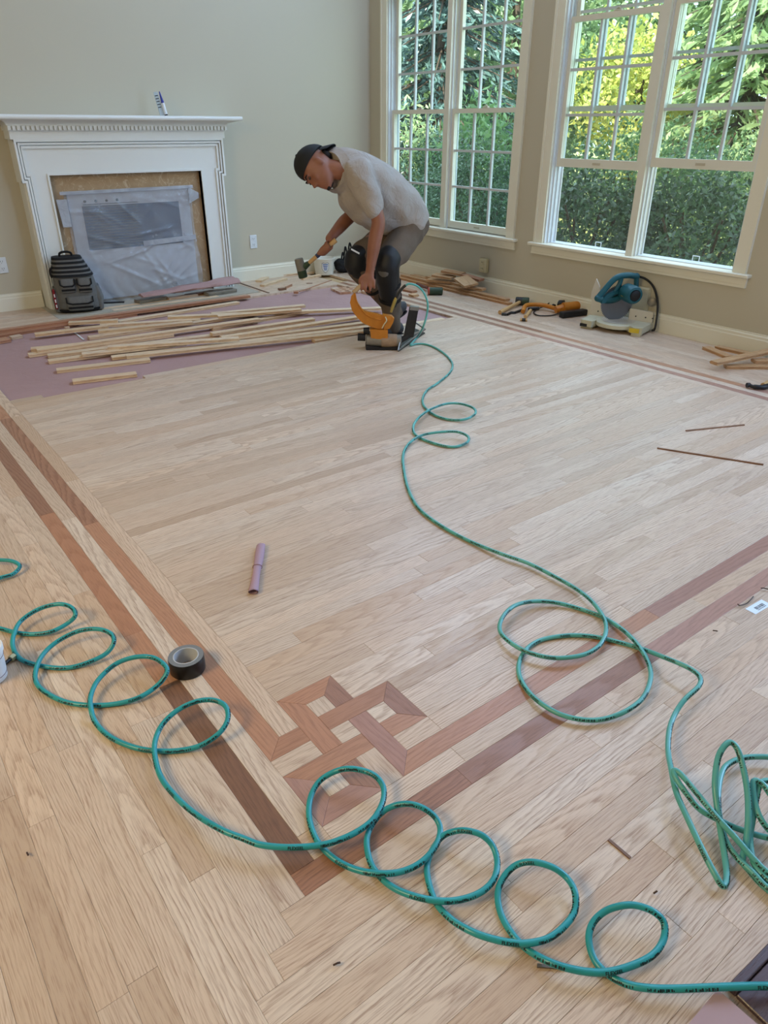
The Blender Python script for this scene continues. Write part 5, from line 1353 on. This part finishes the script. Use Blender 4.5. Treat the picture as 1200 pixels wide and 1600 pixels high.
px1 = """-40,885,1 -20,876,2 0,875,3 20,877,3 31,885,2 20,897,1 0,903,1 -25,915,0 -45,935,0 -50,960,0 -30,976,0 0,982,0 23,988,0 50,991,0 80,987,1 107,973,2 118,960,4 110,948,5 90,944,5 60,952,4 33,970,3 22,990,2 20,1010,0 30,1028,0 50,1037,0 80,1043,0 110,1043,0 143,1033,1 167,1020,2 178,1003,4 173,990,5 153,983,5 123,986,4 90,1002,3 67,1023,2 56,1047,2 57,1067,0 73,1083,0 103,1097,0 140,1102,0 180,1100,0 217,1090,1 247,1070,2 261,1050,4 255,1037,5 237,1027,5 210,1027,5 180,1038,4 153,1063,3 142,1087,2 142,1107,2 150,1130,0 173,1152,0 207,1167,0 240,1173,0 277,1173,0 313,1165,1 343,1145,3 356,1123,4 352,1103,5 333,1094,5 307,1096,5 277,1110,4 253,1133,3 242,1160,2 243,1187,2 253,1217,2 277,1247,2 307,1273,2 347,1297,3 380,1310,3 407,1320,3 447,1324,3 490,1322,3 523,1315,3 557,1300,3 583,1280,3 598,1253,3 599,1230,3 587,1213,4 567,1204,4 543,1201,4 520,1207,3 498,1222,2 485,1247,1 483,1277,0 492,1307,0 507,1328,0 530,1347,0 560,1360,1 593,1365,2 627,1362,2 657,1348,2 680,1323,2 688,1297,2 680,1277,3 660,1262,4 637,1256,4 613,1260,3 593,1273,2 577,1297,1 573,1320,1 580,1350,0 597,1373,0 620,1390,1 653,1402,2 690,1408,2 723,1405,2 753,1393,2 772,1373,2 777,1347,2 770,1322,3 753,1305,4 730,1298,4 710,1299,3 690,1308,2 673,1333,1 667,1357,0 672,1387,0 683,1413,0 707,1438,1 740,1457,2 773,1468,2 800,1473,2 822,1474,2 855,1467,2 881,1448,2 898,1423,2 898,1393,3 885,1371,3 863,1355,4 833,1347,4 808,1351,3 789,1368,2 778,1393,1 782,1426,0 800,1459,0 826,1485,0 863,1505,2 907,1517,2 947,1519,2 987,1509,2 1020,1492,2 1037,1467,2 1037,1441,3 1020,1424,4 995,1415,4 973,1415,4 947,1423,3 927,1441,2 920,1467,1 929,1500,0 951,1523,0 980,1538,1 1013,1544,2 1053,1545,2 1108,1543,3 1163,1541,3 1210,1541,3 1260,1545,2 1330,1570,0 1420,1560,0 1500,1500,0"""
LV = {0: HR+.0005, 1: HR+.007, 2: HR*3+.002, 3: .030, 4: .042, 5: .050}
def pts_of(s): 
    out=[]
    for q in s.split():
        x,y,l=q.split(','); out.append(at(float(x),float(y),LV[int(l)] if len(l)==1 else float(l)/1000+HR))
    return out
P1 = pts_of(px1)
b1 = at(300,1200,0)
pr=[]; s=.20; k=0
rp_=random.Random(2)
while s < 8.4:
    pr.append((s,('FLEXEEL',(1,.058),(2,.044),(3,.052))[k%4],.60)); s += (.065,.080,.062,.12)[k%4]; k+=1
tH,LH = hose('teal coiled air hose looping from the left edge across the bottom', P1, M['hose'], pr, (b1.x,b1.y,0))
px2 = """683,599,0 667,610,0 660,625,0 665,638,0 682,650,0 705,656,0 727,655,1 742,647,2 740,638,3 720,631,3 697,631,3 672,640,2 655,652,2 646,665,2 648,678,0 662,687,0 690,696,0 712,698,0 730,691,1 731,682,2 715,675,3 690,675,3 660,680,2 640,692,1 630,710,0 631,735,0 638,765,0 655,795,0 690,822,0 735,846,0 785,866,1 825,880,1 865,900,1 900,920,1 925,940,2 943,965,2 947,985,2 938,1007,2 915,1022,2 880,1028,2 850,1026,2 820,1017,2 795,1002,2 781,985,2 785,965,3 803,947,3 830,940,2 865,941,1 905,951,0 945,966,0 980,990,1 1005,1020,2 1017,1052,2 1008,1085,2 985,1107,2 950,1122,1 915,1125,1 875,1116,1 840,1095,1 818,1070,0 810,1045,0 818,1020,0 840,1002,0 875,994,0 910,993,0 945,998,0 1000,1013,0 1040,1028,4 1075,1043,5 1093,1057,5 1092,1072,5 1070,1093,4 1055,1115,3 1046,1140,3 1044,1173,3 1049,1203,40 1057,1239,42 1075,1280,40 1097,1327,32 1116,1364,20 1129,1384,08 1135,1375,06 1134,1349,10 1127,1305,30 1121,1265,50 1117,1225,80 1121,1188,105 1130,1168,120 1141,1160,125 1152,1170,120 1161,1199,100 1168,1239,75 1169,1283,48 1165,1320,22 1160,1345,08 1172,1362,04 1190,1382,04 1215,1400,04 1240,1405,04 1250,1390,06 1225,1374,10 1200,1364,14 1174,1338,24 1149,1309,38 1119,1276,52 1086,1236,62 1064,1210,66 1053,1204,66 1056,1216,60 1072,1239,48 1094,1265,34 1127,1283,20 1156,1296,12 1200,1309,08 1250,1315,08 1290,1290,10 1280,1220,14 1240,1190,16 1200,1183,16 1163,1184,18 1138,1194,20 1127,1210,24 1122,1240,30 1124,1275,30 1133,1310,20 1150,1338,14 1175,1362,12 1200,1388,10 1230,1400,14 1245,1370,30 1225,1280,55 1200,1236,70 1187,1222,75 1177,1222,75 1178,1247,60 1187,1276,45 1205,1300,30 1230,1310,25 1240,1260,40 1215,1225,60 1190,1222,66 1182,1245,55 1176,1280,35 1172,1310,20 1176,1342,14 1188,1364,10 1215,1385,08 1260,1400,06"""
air = [atg(x,y,gA-.0) for x,y in ((634,446),(640,443.5),(652,447),(662,457),(668,473),(667,491),(661,511))]
dn = [at(652,527,.03), at(641,539,.012), at(650,537.5,HR), at(662,537.5,HR), at(675,541,HR), at(688,548,HR), at(700,558,HR), at(707,570,HR), at(702,583,HR)]
P2 = air+dn+pts_of(px2)
b2 = at(900,1000,0)
pr2=[]; s=1.2; k=0
while s < 12.5:
    pr2.append((s,('FLEXEEL',(1,.058),(2,.044),(3,.052))[k%4],.60)); s += (.065,.080,.062,.12)[k%4]; k+=1
hose('green air hose running from the nailer across the floor to a tangle at right', P2, M['hose2'], pr2, (b2.x,b2.y,0))
# ------------------------------------------------------------------ garden outside
def leafmat(name, c1, c2, c3, trans=.35):
    t=NT(name); at_=t.n('ShaderNodeAttribute'); at_.attribute_name='rnd'
    sr=t.n('ShaderNodeSeparateColor'); t.l(at_.outputs['Color'],sr.inputs[0])
    c=t.mix(sr.outputs[0],c1,c2); c=t.mix(t.math('MULTIPLY',sr.outputs[1],.6),c,c3)
    t.set(c,.32,0,.6); tl=t.n('ShaderNodeBsdfTranslucent'); t.l(c,tl.inputs[0])
    mx=t.n('ShaderNodeMixShader'); mx.inputs[0].default_value=trans; t.l(t.b.outputs[0],mx.inputs[1]); t.l(tl.outputs[0],mx.inputs[2]); t.l(mx.outputs[0],t.out.inputs[0]); return t.m
nr=np.random.default_rng(12)
def leaves(C, L, Wd, D=None, droop=0.0, fold=.25):
    """C: leaf centres (n,3); each leaf a pointed folded blade of 4 corners"""
    n=len(C); d=nr.normal(size=(n,3)) if D is None else D+nr.normal(size=(n,3))*.35
    d[:,2]-=droop; d/=np.linalg.norm(d,axis=1)[:,None]
    r=nr.normal(size=(n,3)); sd=np.cross(d,r); sd/=np.linalg.norm(sd,axis=1)[:,None]; up=np.cross(sd,d)
    l=(L*nr.uniform(.7,1.25,n))[:,None]; w=(Wd*nr.uniform(.7,1.2,n))[:,None]
    V=np.stack([C-d*l/2, C+sd*w/2+up*w*fold, C+d*l/2, C-sd*w/2+up*w*fold],1).reshape(-1,3)
    return V
def leaf_obj(name,V,m,parent):
    n=len(V)//4; me=bpy.data.meshes.new(name); me.vertices.add(4*n); me.vertices.foreach_set('co',V.astype(np.float32).ravel())
    me.loops.add(4*n); me.loops.foreach_set('vertex_index',np.arange(4*n,dtype=np.int32)); me.polygons.add(n); me.polygons.foreach_set('loop_start',np.arange(0,4*n,4,dtype=np.int32)); me.polygons.foreach_set('loop_total',np.full(n,4,np.int32))
    me.update(calc_edges=True); me.color_attributes.new('rnd','FLOAT_COLOR','CORNER'); col=np.ones((n,4),np.float32); col[:,:3]=nr.random((n,3)); me.color_attributes['rnd'].data.foreach_set('color',np.repeat(col,4,0).ravel())
    o=obj(name,me,m,parent); o['kind']='stuff'; return o
M['bark']=mat('brown_bark', srgb(78,64,52), .9, var=.3, scale=20, bump=.5)
GZ=-.45
def crown(n, rad, clumps, shell=.5):
    """leaf centres in clumps filling an ellipsoid crown"""
    cc=nr.normal(size=(clumps,3)); cc/=np.linalg.norm(cc,axis=1)[:,None]; cc*=nr.uniform(shell,1,(clumps,1))**.6
    k=nr.integers(0,clumps,n); p=cc[k]+nr.normal(size=(n,3))*.17
    return p*np.array(rad)
def shrub(name,label,loc,rad,n,L,Wd,m,stems=6,clumps=60,cat='shrub',group=None,droop=.0):
    t=thing(name,label,cat,(loc[0],loc[1],GZ),0,group)
    C=crown(n,rad,clumps)+np.array([0,0,rad[2]*.98]); C=C[C[:,2]>.05]
    leaf_obj('foliage',leaves(C,L,Wd,None,droop),m,t)
    for i in range(stems):
        a=2*math.pi*i/stems; r_=rad[0]*.55
        obj('stem',MB().tube(catmull([(.05*math.cos(a),.05*math.sin(a),0),(r_*.4*math.cos(a+.3),r_*.4*math.sin(a+.3),rad[2]*.7),(r_*math.cos(a),r_*math.sin(a),rad[2]*1.5)],4),[.022]*4+[.014]*4+[.008],6),M['bark'],t)
    return t
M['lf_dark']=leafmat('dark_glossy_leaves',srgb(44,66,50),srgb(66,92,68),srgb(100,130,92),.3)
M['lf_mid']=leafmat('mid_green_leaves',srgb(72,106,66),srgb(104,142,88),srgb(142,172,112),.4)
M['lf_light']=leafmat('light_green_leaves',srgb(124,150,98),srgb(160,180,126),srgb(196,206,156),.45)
M['lf_yellow']=leafmat('yellow_green_leaves',srgb(172,182,84),srgb(206,206,104),srgb(228,222,150),.45)
M['lf_blue']=leafmat('blue_spruce_needles',srgb(48,72,68),srgb(76,104,98),srgb(120,148,140),.2)
M['lf_far']=leafmat('far_tree_leaves',srgb(84,112,78),srgb(118,146,100),srgb(160,180,128),.4)
def grassmat():
    t=NT('lawn'); co=t.objco(); a=t.noise(co,1.2,4,.6); b_=t.noise(co,25,3); return t.set(t.mix(t.math('MULTIPLY',b_,.7),t.mix(a,srgb(150,158,90),srgb(196,190,126)),srgb(110,130,64)),.95)
lw=obj('lawn',MB().box(4.95,60,-20,60,GZ-.3,GZ),grassmat()); tag(lw,'sunlit lawn beyond the windows','lawn'); lw['kind']='stuff'
# dark hedge of small leaved shrubs below the right window
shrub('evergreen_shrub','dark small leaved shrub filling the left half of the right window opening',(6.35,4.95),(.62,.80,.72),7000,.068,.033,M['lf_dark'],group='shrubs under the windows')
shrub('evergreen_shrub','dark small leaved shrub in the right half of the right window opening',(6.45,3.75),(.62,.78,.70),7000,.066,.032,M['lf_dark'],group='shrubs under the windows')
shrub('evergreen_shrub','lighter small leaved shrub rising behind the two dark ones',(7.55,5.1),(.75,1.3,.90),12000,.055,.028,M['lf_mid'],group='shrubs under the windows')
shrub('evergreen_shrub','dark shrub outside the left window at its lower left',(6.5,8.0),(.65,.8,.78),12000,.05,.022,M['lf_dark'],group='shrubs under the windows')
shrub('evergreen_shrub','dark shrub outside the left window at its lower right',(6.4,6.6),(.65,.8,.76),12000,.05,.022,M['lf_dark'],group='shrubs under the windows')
shrub('rhododendron','tall bright shrub with long leaves in the right pane of the left window',(7.2,7.2),(.70,.80,1.06),4200,.13,.042,M['lf_mid'],8,45,droop=.3)
shrub('rhododendron','leggy long leaved shrub in the left pane of the left window',(6.6,8.4),(.55,.55,1.12),1500,.13,.036,M['lf_light'],9,26,droop=.3)
shrub('rhododendron','bright leaved shrub behind the hedge at the far right',(8.2,3.6),(.8,1.2,.95),6000,.07,.034,M['lf_light'],6,50)
# trees
def tree(name,label,loc,h,rad,n,L,Wd,m,clumps=70,group='garden trees'):
    t=thing(name,label,'tree',(loc[0],loc[1],GZ),0,group)
    C=crown(n,rad,clumps,.35)+np.array([0,0,h-rad[2]*.9]); C=C[C[:,2]>.1]; leaf_obj('foliage',leaves(C,L,Wd,None,.2),m,t)
    obj('trunk',MB().tube([(0,0,0),(.05,.02,h*.4),(0,.05,h*.85)],[.16,.12,.05],10),M['bark'],t,smooth=60)
    for i in range(5):
        a=2*math.pi*i/5; obj('branch',MB().tube([(.02,.02,h*(.35+.08*i)),(rad[0]*.6*math.cos(a),rad[1]*.6*math.sin(a),h*(.55+.08*i))],[.05,.015],6),M['bark'],t)
    return t
def conifer(name,label,loc,h,r,m,tiers=14,per=11,n=90,L=.16,group='garden trees'):
    t=thing(name,label,'tree',(loc[0],loc[1],GZ),0,group); Cs=[];Ds=[]
    br=MB()
    for k in range(tiers):
        z=h*(.06+.9*k/tiers); rr=r*(1-k/tiers)**.8+.1
        for i in range(per):
            a=2*math.pi*i/per+k*1.3+nr.uniform(-.2,.2); tip=np.array([rr*math.cos(a),rr*math.sin(a),z-.28*rr]); root=np.array([0,0,z+.1])
            s=nr.uniform(.15,1,n)[:,None]; p=root+(tip-root)*s; side=np.array([-math.sin(a),math.cos(a),0])
            p=p+side*(nr.uniform(-.35,.35,(n,1))*s*(1.1-s)*rr)+np.array([0,0,-1])*nr.random((n,1))*.12
            Cs.append(p); Ds.append(np.tile((tip-root)/np.linalg.norm(tip-root),(n,1))+side*nr.uniform(-.6,.6,(n,1)))
            br.tube([tuple(root),tuple(tip)],[.022,.006],5)
    CC=np.concatenate(Cs); DD=np.concatenate(Ds); kp_=CC[:,2]>.15; leaf_obj('needles',leaves(CC[kp_],L,L*.24,DD[kp_],.1),m,t)
    obj('trunk',MB().tube([(0,0,0),(0,0,h)],[.16,.02],10),M['bark'],t); o=obj('branches',br,M['bark'],t); o['kind']='stuff'
    return t
conifer('spruce','blue green spruce filling the top of the left window',(9.3,10.6),6.2,2.3,M['lf_blue'],16,12,110,.20)
conifer('spruce','dark spruce behind the tall shrubs at the left edge of the left window',(8.8,13.2),6.0,2.0,M['lf_dark'],15,11,90,.2)
tree('maple','yellow green sunlit tree in the upper left of the right window',(12.5,8.9),3.1,(1.1,1.15,1.2),6000,.12,.07,M['lf_yellow'])
conifer('pine','pale feathery pine in the upper right of the right window',(12.0,6.6),5.5,2.4,M['lf_light'],14,11,80,.30)
conifer('pine','tall pine at the upper right beyond the window edge',(14.0,4.2),6.5,2.6,M['lf_far'],14,11,80,.30)
tree('broadleaf_tree','green tree between the two windows far back',(13.0,12.5),5.2,(2.2,2.4,2.3),12000,.16,.09,M['lf_far'])
for i,(x,y,h) in enumerate(((20,7.5,7.0),(20,12.5,7.5),(21,17.5,7.2),(16,17,7.0),(12,19,7.0),(21,3.0,7.0))):
    tree('far_tree',('far green tree behind the pale pine','far green tree behind the yellow one','far green tree beyond the spruce','far tree seen low between the spruces','far tree at the left edge beyond the spruces','far tree at the right edge behind the pines')[i],(x,y),h,(2.7,2.9,3.2),10000,.24,.14,M['lf_far'])
